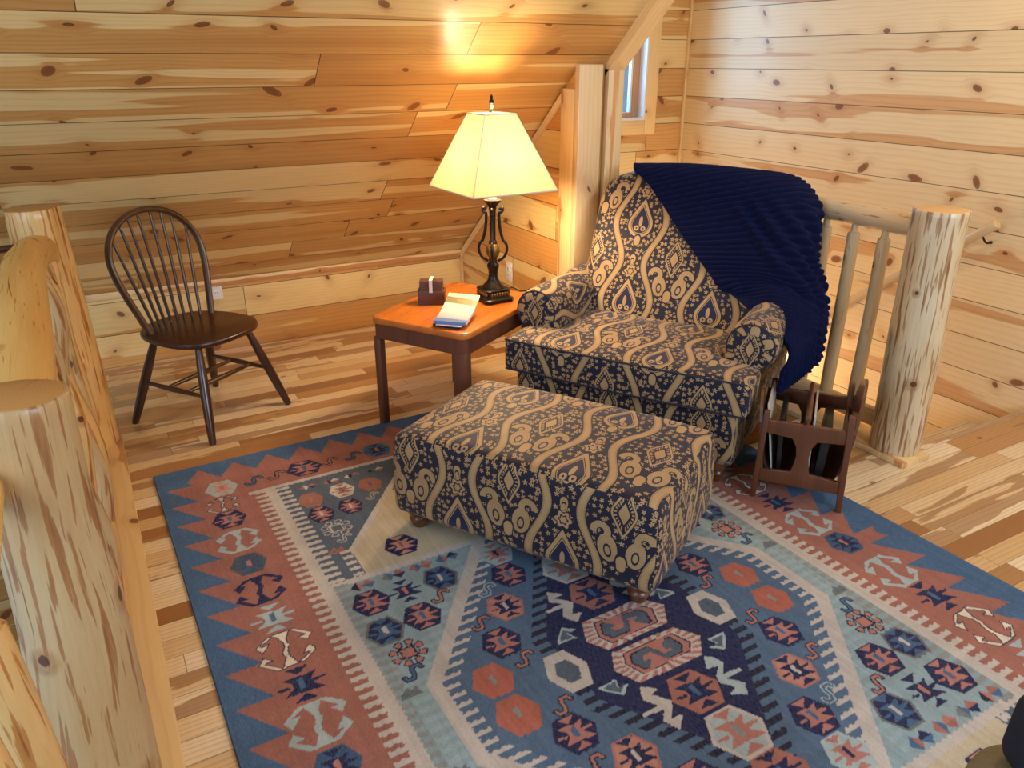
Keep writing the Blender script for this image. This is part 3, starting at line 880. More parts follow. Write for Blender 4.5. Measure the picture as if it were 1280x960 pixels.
# blanket: lofted cloth hugging the back and the right arm
def yb(z, push=.014):
    s = (z - .30)/(BT - .30)
    return .66 - .115*(1 - s*.12) + max(0, z - .46)*.42 - push - .030*math.sin(PI*min(1, s))*.8
rows = [
    [(.590, .22, .382), (.625, .38, .382), (.655, .56, .382), (.650, .74, .382), (.60, .88, .382), (.45, .96, .382)],
    [(.598, .22, .46), (.635, .40, .46), (.655, .56, .46), (.650, .76, .46), (.60, .88, .46), (.45, .98, .46)],
    [(.592, .27, .56), (.622, .43, .57), (.640, .58, .57), (.640, .80, .57), (.58, .90, .57), (.44, .99, .57)],
    [(.310, yb(.62), .630), (.500, .53, .668), (.600, .66, .64), (.620, .84, .64), (.56, .92, .64), (.44, 1.00, .64)],
    [(.190, yb(.70), .70), (.400, yb(.71)-.01, .710), (.535, .64, .71), (.590, .84, .71), (.54, .93, .71), (.42, 1.00, .71)],
    [(.085, yb(.79)-.00, .79), (.290, yb(.79), .79), (.480, yb(.79)+.0, .79), (.560, .80, .79), (.53, .94, .79), (.40, 1.00, .79)],
    [(-.015, yb(.88), .88), (.220, yb(.88), .88), (.450, yb(.88), .88), (.545, .80, .88), (.52, .95, .88), (.38, 1.01, .88)],
    [(-.125, yb(.985), .985), (.150, yb(.985), .985), (.430, yb(.985)+.01, .985), (.540, .84, .985), (.51, .965, .975), (.36, 1.03, .97)],
    [(-.225, yb(1.06)+.01, 1.070), (.06, yb(1.07)+.0, 1.08), (.360, yb(1.06)+.02, 1.070), (.500, .88, 1.045), (.485, .975, 1.04), (.34, 1.05, 1.03)],
    [(-.300, .84, 1.108), (-.0, .85, 1.122), (.320, .87, 1.108), (.445, .93, 1.085), (.44, 1.00, 1.075), (.32, 1.06, 1.06)],
    [(-.335, .93, 1.112), (-.03, .95, 1.125), (.29, .97, 1.112), (.39, .98, 1.10), (.39, 1.02, 1.085), (.30, 1.06, 1.07)],
    [(-.345, 1.045, 1.07), (-.05, 1.065, 1.085), (.22, 1.06, 1.07), (.28, 1.055, 1.06), (.28, 1.06, 1.05), (.25, 1.065, 1.045)],
    [(-.420, 1.075, .93), (-.07, 1.09, .94), (.20, 1.06, .94), (.24, 1.06, .94), (.25, 1.06, .94), (.23, 1.065, .94)],
    [(-.380, 1.07, .80), (-.07, 1.09, .80), (.18, 1.03, .80), (.22, 1.03, .80), (.23, 1.03, .80), (.23, 1.035, .80)],
]
def cr1(P, t):
    n = len(P) - 1; k = min(int(t), n - 1); f = t - k
    a = P[max(k-1, 0)]; b = P[k]; c = P[k+1]; d = P[min(k+2, n)]
    return [.5*((2*b[i]) + (c[i] - a[i])*f + (2*a[i] - 5*b[i] + 4*c[i] - d[i])*f*f + (3*b[i] - 3*c[i] + d[i] - a[i])*f**3) for i in range(3)]
NU, NV = 150, 330
def bl_surface():
    grid = np.zeros((NV + 1, NU + 1, 3))
    rowc = [[cr1(r, u/NU*(len(r)-1)) for u in range(NU + 1)] for r in rows]
    for iu in range(NU + 1):
        colp = [rc[iu] for rc in rowc]
        for iv in range(NV + 1): grid[iv, iu] = cr1(colp, iv/NV*(len(rows)-1))
    return grid
G = bl_surface()
dU = np.gradient(G, axis=1); dV = np.gradient(G, axis=0)
N = np.cross(dU, dV); N /= (np.linalg.norm(N, axis=2, keepdims=True) + 1e-9)
# arc length along v and u
av = np.zeros((NV + 1, NU + 1)); av[1:] = np.cumsum(np.linalg.norm(np.diff(G, axis=0), axis=2), axis=0)
au = np.zeros((NV + 1, NU + 1)); au[:, 1:] = np.cumsum(np.linalg.norm(np.diff(G, axis=1), axis=2), axis=1)
avm = av[:, NU//2][:, None]*np.ones((1, NU + 1))*.5 + av*.5
X_ = G[:, :, 0]; Y_ = G[:, :, 1]; Z_ = G[:, :, 2]
sidew = np.clip((au - (au[:, -1:]*.30))/.10, 0, 1)*np.clip((1.06 - Z_)/.12, 0, 1)
fold = .006*np.sin(X_*19 + Z_*14)*np.exp(-((Z_ - .7)/.22)**2)*(1 - sidew) + .014*np.sin(au*62 + Z_*5)*sidew*np.clip((au[:, -1:] - au)/.1, 0, 1)
rj = int(NV*9.3/(len(rows)-1))
phase = (av - av[rj:rj+1]) - .42*np.clip(X_, -.5, .46) + .008*np.sin(X_*7)
rib = np.abs(np.sin(phase/.036*PI))**.55
fringe = 0
G2 = G + N*((rib - .1)*.0200 + fold + .006)[..., None]
bm = bmesh.new(); L = uvl(bm)
VV = [[bm.verts.new(G2[j, i]) for i in range(NU + 1)] for j in range(NV + 1)]
VB = [[bm.verts.new(G[j, i] + N[j, i]*(-.001 + fold[j, i])) for i in range(NU + 1)] for j in range(NV + 1)]
for j in range(NV):
    for i in range(NU):
        for S, fl in ((VV, 0), (VB, 1)):
            q = (S[j][i], S[j][i+1], S[j+1][i+1], S[j+1][i])
            f = bm.faces.new(q[::-1] if fl else q)
            for l in f.loops: l[L].uv = (l.vert.co.x + l.vert.co.y, l.vert.co.z)
for j in range(NV):
    bm.faces.new((VV[j][0], VV[j+1][0], VB[j+1][0], VB[j][0])); bm.faces.new((VV[j+1][NU], VV[j][NU], VB[j][NU], VB[j+1][NU]))
for i in range(NU):
    bm.faces.new((VV[0][i+1], VV[0][i], VB[0][i], VB[0][i+1])); bm.faces.new((VV[NV][i], VV[NV][i+1], VB[NV][i+1], VB[NV][i]))
bl = finish('blanket', bm, M['blanket'], None, angle=0, loc=(OX, OY, 0), rot=(0, 0, TH))
tag(bl, 'navy ribbed plush blanket draped over the armchair back and arm', 'blanket')

# ottoman
ox, oy = place(0, -.565)
ot = thing('ottoman', 'rectangular ottoman in navy and tan paisley tapestry on the rug', 'ottoman', (ox, oy, .0098), TH)
def dott(p):
    x, y, z = p
    e = (1 - (x/.5)**2)*(1 - (y/.31)**2)
    if z > .16: z += .022*max(0, e)*((z - .16)/.17) - .012*(abs(x)/.5)**6*((z-.16)/.17)
    b = 1 + .012*math.sin(PI*min(1, z/.33)) - .02*(z/.33)
    return (x*b, y*b, z)
bd = softbox('body', 1.0, .61, .325, .03, M['fabric'], ot, n=(34, 22, 14), deform=dott, uvt={'y': (.85, .857, .181, -.034), 'z': (.85, .805, .181, .197), 'x': (.85, .857, .10, -.034)}, loc=(0, 0, .072))
for x, y in ((-.43, -.24), (.43, -.24), (-.43, .24), (.43, .24)): turned_foot(ot, x, y, h=.07, r=.036, top=.09)

# ------------------------------------------------------------------ side table and what stands on it
tb = thing('side_table', 'orange oak end table with rounded corners and brown legs', 'side table', (1.458, 3.133, 0), TH)
TW, TD = .52, .69
prism('tabletop', rrect(TW, TD, .045), .508, .540, M['table_top'], tb, bev=.010)
o_ = rrect(TW - .016, TD - .016, .040); i_ = rrect(TW - .06, TD - .06, .02)
prism('apron', o_, .440, .510, M['table_leg'], tb, holes=[i_])
for x, y, w, d in ((-.2325, -.3125, .036, .046), (.212, -.3025, .076, .066), (-.212, .3025, .076, .066), (.212, .3025, .076, .066)):
    r = .010 if w < .05 else .028
    prism('leg', rrect(w, d, r), (.0098 if x > 0 else 0), .442, M['table_leg'], tb, bev=.002, loc=(x, y, 0))

LXp, LYp, LZ = 1.64, 3.13, .54
lp = thing('table_lamp', 'lit table lamp with cream square shade and scrolled bronze base', 'lamp', (LXp, LYp, LZ), math.radians(2))
def sqring(w, z, notch=.25, n=6):
    # octagonal, concave-sided square plinth
    h = w/2; c = h*notch; pts = []
    for k in range(4):
        a = k*PI/2
        for (x, y) in ((h, -h + c), (h*.965, -h*.5), (h*.94, 0), (h*.965, h*.5), (h, h - c)):
            pts.append(Vector((x*math.cos(a) - y*math.sin(a), x*math.sin(a) + y*math.cos(a), z)))
    return pts
lb = loft('lamp_base', [sqring(.150, 0), sqring(.156, .004), sqring(.156, .016), sqring(.148, .020), sqring(.132, .024), sqring(.122, .034), sqring(.120, .050), sqring(.128, .054), sqring(.130, .060), sqring(.118, .064)], M['bronze'], lp, angle=25)
for k in range(4):
    for i in range(7):
        a = k*PI/2; d = -.042 + i*.014
        x, y = .061, d
        bm = bmesh.new(); bmesh.ops.create_uvsphere(bm, u_segments=8, v_segments=6, radius=.0065, matrix=Matrix.Translation((x*math.cos(a) - y*math.sin(a), x*math.sin(a) + y*math.cos(a), .042)) @ Matrix.Diagonal((1, 1, 1.5, 1)))
        finish('bead', bm, M['gold'], lb)
lathe('lamp_stem', [(.052, .062), (.054, .066), (.048, .076), (.034, .090), (.025, .104), (.0215, .125), (.023, .150), (.028, .160), (.029, .172), (.024, .180), (.019, .188), (.019, .204), (.018, .215)], M['bronze'], lp)
lathe('lamp_ball', [(.012, .205), (.022, .210), (.030, .222), (.0335, .238), (.0325, .254), (.025, .268), (.018, .274), (.017, .278)], M['gold'], lp)
lathe('lamp_column', [(.018, .272), (.021, .276), (.018, .284), (.0135, .290), (.0145, .40), (.0155, .425), (.018, .432), (.018, .440), (.020, .446), (.034, .462), (.040, .470), (.040, .474), (.02, .476)], M['bronze'], lp, seg=24)
for k in range(4):
    a = math.radians(45 + 90*k) + .2
    prof = [(.030, .430), (.044, .438), (.046, .426), (.038, .418), (.030, .410), (.031, .37), (.036, .33), (.044, .30), (.048, .288), (.060, .275), (.066, .255), (.062, .228), (.048, .205), (.030, .194), (.022, .190)]
    tube('lamp_scroll', [(r*math.cos(a), r*math.sin(a), z) for r, z in prof], [.006, .007, .007, .0065, .006], M['bronze'], lp, seg=8, smooth_n=4)
# shade: tapered square, hollow, real thickness
def rsq(w, z, r=.010, n=3):
    return [Vector((x, y, z)) for x, y in rrect(w, w, r, n)]
S0, S1, SB, ST = .215, .080, .527, .845
outer = [rsq(2*(S0 + (S1 - S0)*t), SB + (ST - SB)*t) for t in [i/12 for i in range(13)]]
inner = [rsq(2*(S0 + (S1 - S0)*t) - .005, SB + (ST - SB)*t) for t in [i/12 for i in range(12, -1, -1)]]
bm = bmesh.new(); L = uvl(bm)
R_ = [[bm.verts.new(p) for p in r] for r in outer + inner]
for j in range(len(R_)):
    j2 = (j + 1) % len(R_)
    for i in range(len(R_[0])):
        i2 = (i + 1) % len(R_[0]); bm.faces.new((R_[j][i], R_[j][i2], R_[j2][i2], R_[j2][i]))
shd = finish('lamp_shade', bm, M['shade'], lp, angle=30)
for w, z, rr in ((S0, SB, .0035), (S1, ST, .003)):
    pts = [Vector((x, y, z)) for x, y in rrect(2*w + .002, 2*w + .002, .010, 4)]
    tube('shade_trim', pts + [pts[0]], rr, M['paper'] if z > .7 else M['ribbon'], shd, seg=6)
for sx, sy in ((1, 1), (-1, 1), (-1, -1), (1, -1)):
    tube('shade_seam', [(sx*(S0 - .002), sy*(S0 - .002), SB), (sx*(S1 - .002), sy*(S1 - .002), ST)], .0022, M['ribbon'], shd, seg=6)
# harp, finial, socket, bulb
hp = [(.0, 0, .48), (.045, 0, .52), (.062, 0, .62), (.058, 0, .74), (.035, 0, .82), (0, 0, .846), (-.035, 0, .82), (-.058, 0, .74), (-.062, 0, .62), (-.045, 0, .52), (0, 0, .48)]
tube('harp', hp, .0022, M['metal'], lp, seg=6, smooth_n=4)
for a in (PI/4, 3*PI/4, 5*PI/4, 7*PI/4):
    tube('shade_spider', [(0, 0, .838), ((S1*1.38)*math.cos(a), (S1*1.38)*math.sin(a), .838)], .0018, M['metal'], lp, seg=6)
lathe('lamp_socket', [(.018, .474), (.020, .480), (.020, .530), (.016, .545), (.012, .548)], M['outlet'], lp, seg=20)
lathe('light_bulb', [(.012, .546), (.014, .555), (.024, .575), (.030, .598), (.028, .618), (.018, .634), (.004, .640)], M['bulb'], lp, seg=20)
lathe('finial', [(.003, .846), (.012, .850), (.010, .858), (.006, .864), (.009, .872), (.013, .880), (.012, .888)], M['metal'], lp, seg=16)
lathe('finial_tip', [(.004, .886), (.010, .890), (.011, .898), (.005, .904), (.006, .908), (.007, .914), (.003, .920), (.001, .924)], M['bronze'], lp, seg=16)
tube('cord', [(.072, .02, .006), (.10, .035, .022), (.135, .05, .03), (.17, .05, .012), (.205, .04, .004), (.24, .06, .003)], .0028, M['black'], lp, seg=8, smooth_n=5)

# the little wooden holder with its band
hx, hy = 1.362, 3.225
ch = thing('coaster_holder', 'small dark wooden coaster holder on the end table', 'coaster holder', (hx, hy, .54), math.radians(-29))
bm = bmesh.new()
add_box(bm, -.063, .063, -.035, .035, 0, .008, .001)
for a in ((-.063, .063, -.035, -.029, .008, .068), (-.063, .063, .029, .035, .008, .068), (-.063, -.057, -.029, .029, .008, .068), (.057, .063, -.029, .029, .008, .068)): add_box(bm, *a, .001)
boxuv(bm); finish('holder_tray', bm, M['brownbox'], ch, angle=30)
i = 0
for k in range(2):
    cs = thing('coaster_stack', ['square dark coasters standing in the left half of the holder', 'square dark coasters standing in the right half of the holder'][k], 'coasters', (0, 0, 0), math.radians(-29), 'coasters in the wooden holder')
    c_, s_ = math.cos(math.radians(-29)), math.sin(math.radians(-29))
    cx = -.030 if k == 0 else .030
    cs.location = (hx + c_*cx, hy + s_*cx, .549)
    for q in range(4):
        box('coaster', -.024, .024, -.026 + q*.0135, -.015 + q*.0135, 0, .104, M['brownbox'], cs, bev=.0015)
bm = bmesh.new()
add_box(bm, -.008, .008, -.0375, -.0362, .060, .118, 0); add_box(bm, -.008, .008, .0362, .0375, .060, .118, 0); add_box(bm, -.008, .008, -.0375, .0375, .118, .1195, 0)
boxuv(bm); bd2 = finish('band', bm, M['ribbon'], ch, smooth=False)

# printed matter
bx, by = 1.345, 2.925
brot = math.atan2(2.762 - 2.873, 1.317 - 1.227)
tab = box('eyeglass_case', -.062, .066, -.105, -.02, 0, .012, M['black'], None, bev=.004, loc=(bx, by, .54), rot=(0, 0, brot)); tag(tab, 'flat black case peeking out under the papers on the table corner', 'case')
def bent(name, w, l, th, zf, mat, loc, rot, skew=0.0):
    bm = bmesh.new(); L = uvl(bm); n = 16; rows_ = []
    for j in range(n + 1):
        t = j/n; y = -l/2 + l*t; z = zf(t)
        rows_.append([bm.verts.new((-w/2 + skew*t, y, z + th)), bm.verts.new((w/2 + skew*t, y, z + th - .004*t)), bm.verts.new((w/2 + skew*t, y, z)), bm.verts.new((-w/2 + skew*t, y, z))])
    for j in range(n):
        for i in range(4):
            a, b_, c, d = rows_[j][i], rows_[j][(i+1) % 4], rows_[j+1][(i+1) % 4], rows_[j+1][i]
            f = bm.faces.new((a, b_, c, d))
            if i != 0: f.material_index = 1
            for l_ in f.loops: l_[L].uv = ((l_.vert.co.x + w/2)/w, (l_.vert.co.y + l/2)/l)
    for r in (rows_[0], rows_[-1]):
        f = bm.faces.new(r); f.material_index = 2 if r is rows_[0] else 1
        for l_ in f.loops: l_[L].uv = (.05, .05)
    return finish(name, bm, [mat, M['paper'], M['booklet']], None, angle=30, loc=loc, rot=(0, 0, rot))
b0 = bent('booklet', .145, .235, .013, lambda t: .0165 + .058*t**2.0, M['booklet'], (bx + .012, by + .010, .54), brot + .16, .0)
tag(b0, 'curled brochure with green, cream and blue bands on the table corner', 'brochure')
b1 = bent('leaflet', .115, .19, .003, lambda t: .0125, M['pink_paper'], (bx - .012, by - .020, .54), brot + .12)
tag(b1, 'pale pink leaflet sticking out beneath the curled brochure', 'leaflet')

# ------------------------------------------------------------------ spindle-back chair
WT = math.radians(34.3)
wc = thing('spindle_chair', 'dark brown hoop-back wooden chair with eight spindles by the plank wall', 'chair', (.374, 3.685, 0), WT)
SEATZ = .452
out = []
for i in range(48):
    a = 2*PI*i/48; c, s = math.cos(a), math.sin(a)
    ex = .78
    x = .248*math.copysign(abs(c)**ex, c); y = .248*math.copysign(abs(s)**ex, s) + .014
    x *= 1.0 - .10*((y + .2)/.4)
    out.append((x, y - .005))
prism('seat', out, SEATZ - .028, SEATZ, M['windsor'], wc, bev=.010, seg=3)
legs = {}
for nm, sx, sy in (('fl', -1, -1), ('fr', 1, -1), ('bl', -1, 1), ('br', 1, 1)):
    top = Vector((sx*.145, sy*.135 - .005, SEATZ - .026)); bot = Vector((sx*(.248 if sy < 0 else .252), sy*.252, 0.0))
    legs[nm] = (top, bot)
    P = [top.lerp(bot, t) for t in (0, .15, .35, .55, .8, .97, 1)]
    tube('leg', P, [.014, .018, .0215, .022, .020, .0165, .014], M['windsor'], wc, seg=14)
def on(nm, t): a, b_ = legs[nm]; return a.lerp(b_, t)
def stretcher(a, b_):
    P = [a.lerp(b_, t) for t in (0, .2, .5, .8, 1)]
    tube('stretcher', P, [.008, .010, .0135, .010, .008], M['windsor_rail'], wc, seg=10)
stretcher(on('fl', .52), on('bl', .52)); stretcher(on('fr', .52), on('br', .52))
for f_ in (.30, .62):
    stretcher(on('fl', .52).lerp(on('bl', .52), f_), on('fr', .52).lerp(on('br', .52), f_))
# hoop
HH = .525; lean = .095
def hoop(t):   # t in -1..1
    a = t*PI/2*1.12
    x = .215*math.sin(a)*(1.02); zz = max(0.0, 1)
    return None
hpts = []
base_w, wide = .150, .212
prof = [(-.180, 0), (-.203, .09), (-.228, .18), (-.246, .27), (-.247, .34), (-.228, .40), (-.188, .455), (-.132, .495), (-.068, .518), (0, .526), (.068, .518), (.132, .495), (.188, .455), (.228, .40), (.247, .34), (.246, .27), (.228, .18), (.203, .09), (.180, 0)]
def back_y(x, z): return .150 - .45*x*x*1.2 + lean*(z/HH)
hp2 = [Vector((x, .150 - (.035 if z < .02 else .035*(1 - z/HH)) + lean*(z/HH), SEATZ - .006 + z)) for x, z in prof]
HPc = catmull(hp2, 6)
tube('back_hoop', HPc, .0145, M['windsor_rail'], wc, seg=12, ell=1.35)
# spindles
def hoop_at(x, top=True):
    best = min(HPc, key=lambda p: abs(p.x - x) + (0 if p.z > SEATZ + .25 else 9)); return best
for i in range(8):
    s = (i - 3.5)/3.5
    xt = s*.200; xb = s*.130
    tp = hoop_at(xt); bt = Vector((xb, .165 - .03*s*s, SEATZ - .004))
    P = [bt.lerp(tp, t) for t in (0, .25, .6, 1)]
    tube('spindle', P, [.0070, .0080, .0070, .0056], M['windsor'], wc, seg=8)

# ------------------------------------------------------------------ magazine rack
RT = math.radians(-51.5)
mr = thing('magazine_rack', 'brown wooden magazine rack with cut-out end frames on the rug edge', 'magazine rack', (2.198, 1.693, .0098), RT)
RW, RD = .32, .36
def frame_part(y, fname):
    hw = RW/2
    def holes():
        hs = []
        for s in (-1, 1):
            pts = []
            for i in range(28):
                a = 2*PI*i/28
                x = .066*math.cos(a); z = .075*math.sin(a)
                x += -.010*math.cos(a*2)
                pts.append((s*(.075 + x), .205 + z))
            hs.append(pts)
        return hs
    outer_ = [(-.035, .135), (-.145, .125), (-.145, .075), (.145, .075), (.145, .125), (.035, .135), (.028, .165), (.022, .205), (.028, .245), (.045, .275), (.145, .285), (.145, .338), (-.145, .338), (-.145, .285), (-.045, .275), (-.028, .245), (-.022, .205), (-.028, .165)]
    fp = prism('end_frame', smooth_poly(outer_), -.009, .009, M['rack'], mr, plane='xz', bev=.003, loc=(0, y, 0))
    for s in (-1, 1):
        P = [Vector((s*.158, 0, 0)), Vector((s*.156, 0, .2)), Vector((s*.150, 0, .352))]
        bm = bmesh.new(); add_box(bm, -.011, .011, -.014, .014, 0, .372 if s < 0 else .40, .004)
        for v in bm.verts: v.co.x += s*(.158 - v.co.z*.03)
        boxuv(bm); finish('leg', bm, M['rack'], mr, angle=35, loc=(0, y, 0))
    return fp
def smooth_poly(p): 
    return p
frame_part(0.012, 'front'); frame_part(RD - .012, 'rear')
# curved troughs
def trough(s):
    prof = []
    for i in range(21):
        t = i/20; a = PI + PI*t
        prof.append((s*.076 + .070*math.cos(a), .215 + .125*math.sin(a)))
    prof = [(prof[0][0] - .004, .34)] + prof + [(prof[-1][0] + .004, .30)]
    inn = [(x*1.0 + (-.0) , z) for x, z in prof]
    bm = bmesh.new()
    A = []
    for y in (.024, RD - .024):
        o1 = [bm.verts.new((x, y, z)) for x, z in prof]
        cx0 = s*.076
        o2 = [bm.verts.new((cx0 + (x - cx0)*.92, y, .215 + (z - .215)*(.95 if z < .215 else 1.0))) for x, z in prof]
        A.append((o1, o2))
    n = len(prof)
    for i in range(n - 1):
        bm.faces.new((A[0][0][i], A[0][0][i+1], A[1][0][i+1], A[1][0][i])); bm.faces.new((A[0][1][i+1], A[0][1][i], A[1][1][i], A[1][1][i+1]))
        for q in (0, 1): bm.faces.new((A[q][0][i], A[q][1][i], A[q][1][i+1], A[q][0][i+1]))
    for i in (0, n - 1): bm.faces.new((A[0][0][i], A[1][0][i], A[1][1][i], A[0][1][i]))
    boxuv(bm); return finish('trough', bm, M['rack_dark'], mr, angle=40)
trough(-1); trough(1)
for s in (-1, 1):   # side panels leaning outwards with an arched top
    ol = []
    for i in range(17):
        t = i/16; y = RD*t; ol.append((y, .33 + .15*math.sin(PI*t)**.8) if s > 0 else (y, .325 + .11*max(0, math.sin(PI*min(1, t/.42)))**.8))
    ol += [(RD, .30), (RD, .13), (0, .13), (0, .30)]
    bm = bmesh.new()
    for q in (0, 1): pass
    a = [bm.verts.new((s*(.135 + (z - .13)*.12), y, z)) for y, z in ol]; b_ = [bm.verts.new((s*(.135 + .011 + (z - .13)*.12), y, z)) for y, z in ol]
    bm.faces.new(a); bm.faces.new(b_[::-1])
    for i in range(len(a)):
        j = (i + 1) % len(a); bm.faces.new((a[j], a[i], b_[i], b_[j]))
    boxuv(bm, swap=True); finish('side_panel', bm, M['rack'], mr, smooth=False)
tube('handle_bar', [(0, .0, .365), (0, RD, .365)], .011, M['rack'], mr, seg=12, roundend=.3)
for y in (.012, RD - .012): tube('handle_post', [(0, y, .335), (0, y, .362)], .009, M['rack'], mr, seg=10)
c_, s_ = math.cos(RT), math.sin(RT)
def rack_item(name, x, th, h, lean_, mat, label, cat='magazine', z=.115):
    bm = bmesh.new(); add_box(bm, -th/2, th/2, .04, RD - .05, 0, h, .001)
    for v in bm.verts: v.co.x += v.co.z*lean_
    boxuv(bm); o = finish(name, bm, mat, None, angle=30, loc=(2.19 + c_*x, 1.703 + s_*x, .009 + z), rot=(0, 0, RT))
    tag(o, label, cat, 'magazines in the rack')
rack_item('magazine', -.092, .006, .27, -.16, M['magazine_pale'], 'pale magazine leaning in the left pocket of the rack')
rack_item('magazine', -.066, .018, .22, -.06, M['magazine'], 'thick dark magazine in the left pocket of the rack')
rack_item('magazine', .040, .008, .25, -.02, M['magazine_pale'], 'white-edged magazine in the right pocket of the rack beside the divider')
rack_item('magazine', .078, .030, .19, .06, M['magazine'], 'bundle of dark magazines filling the right pocket of the rack')

# ------------------------------------------------------------------ bottom right corner
kc = thing('guessed_stool', 'olive khaki rounded shape, guessed as a stool, cut off by the bottom right corner', 'stool', (1.235, .352, .0098))  # unclear knee-like khaki shape; the stool form and its legs are invented
lathe('seat_pad', [(.02, .380), (.112, .384), (.124, .395), (.127, .415), (.122, .436), (.106, .450), (.07, .457), (.02, .460), (.002, .460)], M['khaki'], kc, seg=40, angle=60)
tube('seam', [(-.10 + .012*i, .098 - .022*i*.82, .4475 + .012*math.sin(PI*min(1, i/8.))) for i in range(10)], .0012, M['bag'], kc, seg=6)
for a in (.6, 2.2, 3.8, 5.4):
    tube('leg', [(.08*math.cos(a), .08*math.sin(a), .385), (.11*math.cos(a), .11*math.sin(a), 0)], [.013, .010], M['rack_dark'], kc, seg=10)
def dbag(p):
    x, y, z = p; return (x*(1 - z*.5) , y*(1 - z*.4), z + .01*math.sin(x*30))
bg = softbox('guessed_bag', .14, .10, .16, .04, M['bag'], None, n=(12, 10, 12), deform=dbag, loc=(1.272, .388, .472), rot=(0, 0, -.5))  # unclear dark shape beside the khaki one; the bag is a guess
tag(bg, 'dark navy shape, guessed as a bag, at the right edge', 'bag')

# ------------------------------------------------------------------ the rug (woven colours carried per knot of the weave)
RWD, RLN = 2.345, 3.54
CELL = .004
nu, nv = int(RWD/CELL), int(3.0/CELL)
us = (np.arange(nu + 1))*RWD/nu
vs_ = np.arange(nv + 1)*3.0/nv
U, V = np.meshgrid(us, vs_)
jr = np.random.RandomState(3)
# slight irregularity of the hand-knotted edges
Uj = U + .0004*np.sin(V*310) ; Vj = V + .0004*np.sin(U*270 + 1)
CU, CV = 1.142, 1.772
def C(r, g, b): return np.array(srgb(r, g, b)[:3])
BLUE = C(70, 106, 148); RUST = C(162, 108, 98); CREAM = C(196, 192, 188); GREY = C(140, 148, 150)
SLATE = C(84, 100, 120); BEIGE = C(196, 186, 160); PALE = C(142, 168, 178); MID = C(82, 110, 142)
NAVY = C(28, 38, 84); PINK = C(180, 122, 114); ICE = C(168, 188, 194); ROSE = C(206, 150, 132); DARK = C(30, 34, 62)
img = np.zeros(U.shape + (3,)); img[:] = BLUE
def paint(mask, col): img[mask] = col
a = np.abs(Uj - CU)             # distance from centre line
bq = np.abs(Vj - CV)            # distance from cross line
inner_u = CU - a                # mirrored u (0 at rug edge)
inner_v = CV - bq               # mirrored v
iu, iv = inner_u, inner_v
# saw-tooth border (long sides)
per = .1435
ph = ((iv - .16)/per) % 1.0
toothU = .018 + (1 - ph)*0 + .0
edgeU = .028 + ph*.105           # rust begins at this u
long_zone = iu + .0 < iv + .02
per2 = .1415
ph2 = np.abs((((iu - .17)/per2 + .5) % 1.0) - .5)*2
edgeV = .040 + ph2*.105
paint((iu > edgeU) & (iv > edgeV) & (iu > .02) & (iv > .03), RUST)
# straighten: the corner stays blue outside the first teeth
# combs
comb = lambda t, p, duty=.5: ((t/p) % 1.0) < duty
inn = (iv > .345) & (iu > .318)
paint(inn, CREAM)
paint(inn & (iu < .372) & comb(iv, .036, .52) & (iu > .325), RUST*.92)
paint(inn & (iu < .326), RUST)
paint((iv > .330) & (iv < .352) & (iu > .31), CREAM)
field = (iu > .412) & (iv > .352)
paint(field, BEIGE)
up = iv < 1.078                 # end panels
paint(field & ~up, PALE)
tri = up & field & ((iu < .47) | ((iu < .53) & (iv > .93)) | (iv < 1.02 - (iu - .42)*1.42 + .04))
triB = up & field & (iv + (iu - .53)*1.22 < .92 + .0)
slate = up & field & ((iu < .535) | (iv < .92 - (iu - .53)*1.21))
paint(slate, SLATE)
ln = up & field & (np.abs((iv - .92) + (iu - .53)*1.21) < .018) & (iu > .53)
paint(ln, CREAM)
paint(up & field & (iu < .462) & comb(iv, .036, .5), CREAM)
paint(up & field & (iu < .530) & (iu > .495) & (iv > .90) & comb(iv, .036, .5), CREAM)
paint((np.abs(iv - 1.078) < .014) & field, CREAM)
paint(field & ~up & (iu < .462) & comb(iv, .036, .5), GREY*1.04)
# big hexagon
hexd = lambda w, s: (a < w) & (bq + 0 < s(a))
aw = .622
def hexr(w, flat, slope=1.27):
    return (a < w) & (bq < flat + (w - a)*slope)
mid_all = ~up & (iv > 1.092)
o = hexr(.640, .150); paint(o & mid_all, CREAM*.98)
i2 = hexr(.598, .135); paint(i2 & mid_all, MID)
tz = i2 & mid_all & ~hexr(.556, .120)
paint(tz & comb(Vj, .036, .42), CREAM)
# outer pale teeth of the hexagon
oz = hexr(.70, .17) & mid_all & ~o
paint(oz & comb(Vj, .036, .5) & (a > .3), PALE*1.12)
# navy hexagon
k1 = hexr(.300, .150, 1.55); paint(k1 & comb(Vj, .037, .48) & mid_all, DARK)
k2 = hexr(.255, .135, 1.55); paint(k2, NAVY)

# ---- motifs
def local(cu, cv, rot=0.0, sc=1.0):
    c, s = math.cos(rot), math.sin(rot)
    dx, dy = (Uj - cu)/sc, (Vj - cv)/sc
    return dx*c + dy*s, dy*c - dx*s
def window(cu, cv, r=.14): 
    m = np.zeros(U.shape, bool)
    i0, i1 = max(0, int((cv - r)/3.0*nv)), min(nv + 1, int((cv + r)/3.0*nv) + 2)
    j0, j1 = max(0, int((cu - r)/RWD*nu)), min(nu + 1, int((cu + r)/RWD*nu) + 2)
    return slice(max(i0, 0), max(i1, 0)), slice(max(j0, 0), max(j1, 0))
def draw(cu, cv, fn, rot=0.0, r=.15):
    if cv > 3.0 + r: return
    I, J = window(cu, cv, r)
    c, s = math.cos(rot), math.sin(rot)
    dx, dy = Uj[I, J] - cu, Vj[I, J] - cv
    x, y = dx*c + dy*s, dy*c - dx*s
    sub = img[I, J]
    for m, col in fn(x, y): sub[m] = col
def hexm(x, y, w, h): return (np.abs(y) < h) & (np.abs(x) < w*(1 - .48*np.abs(y)/h))
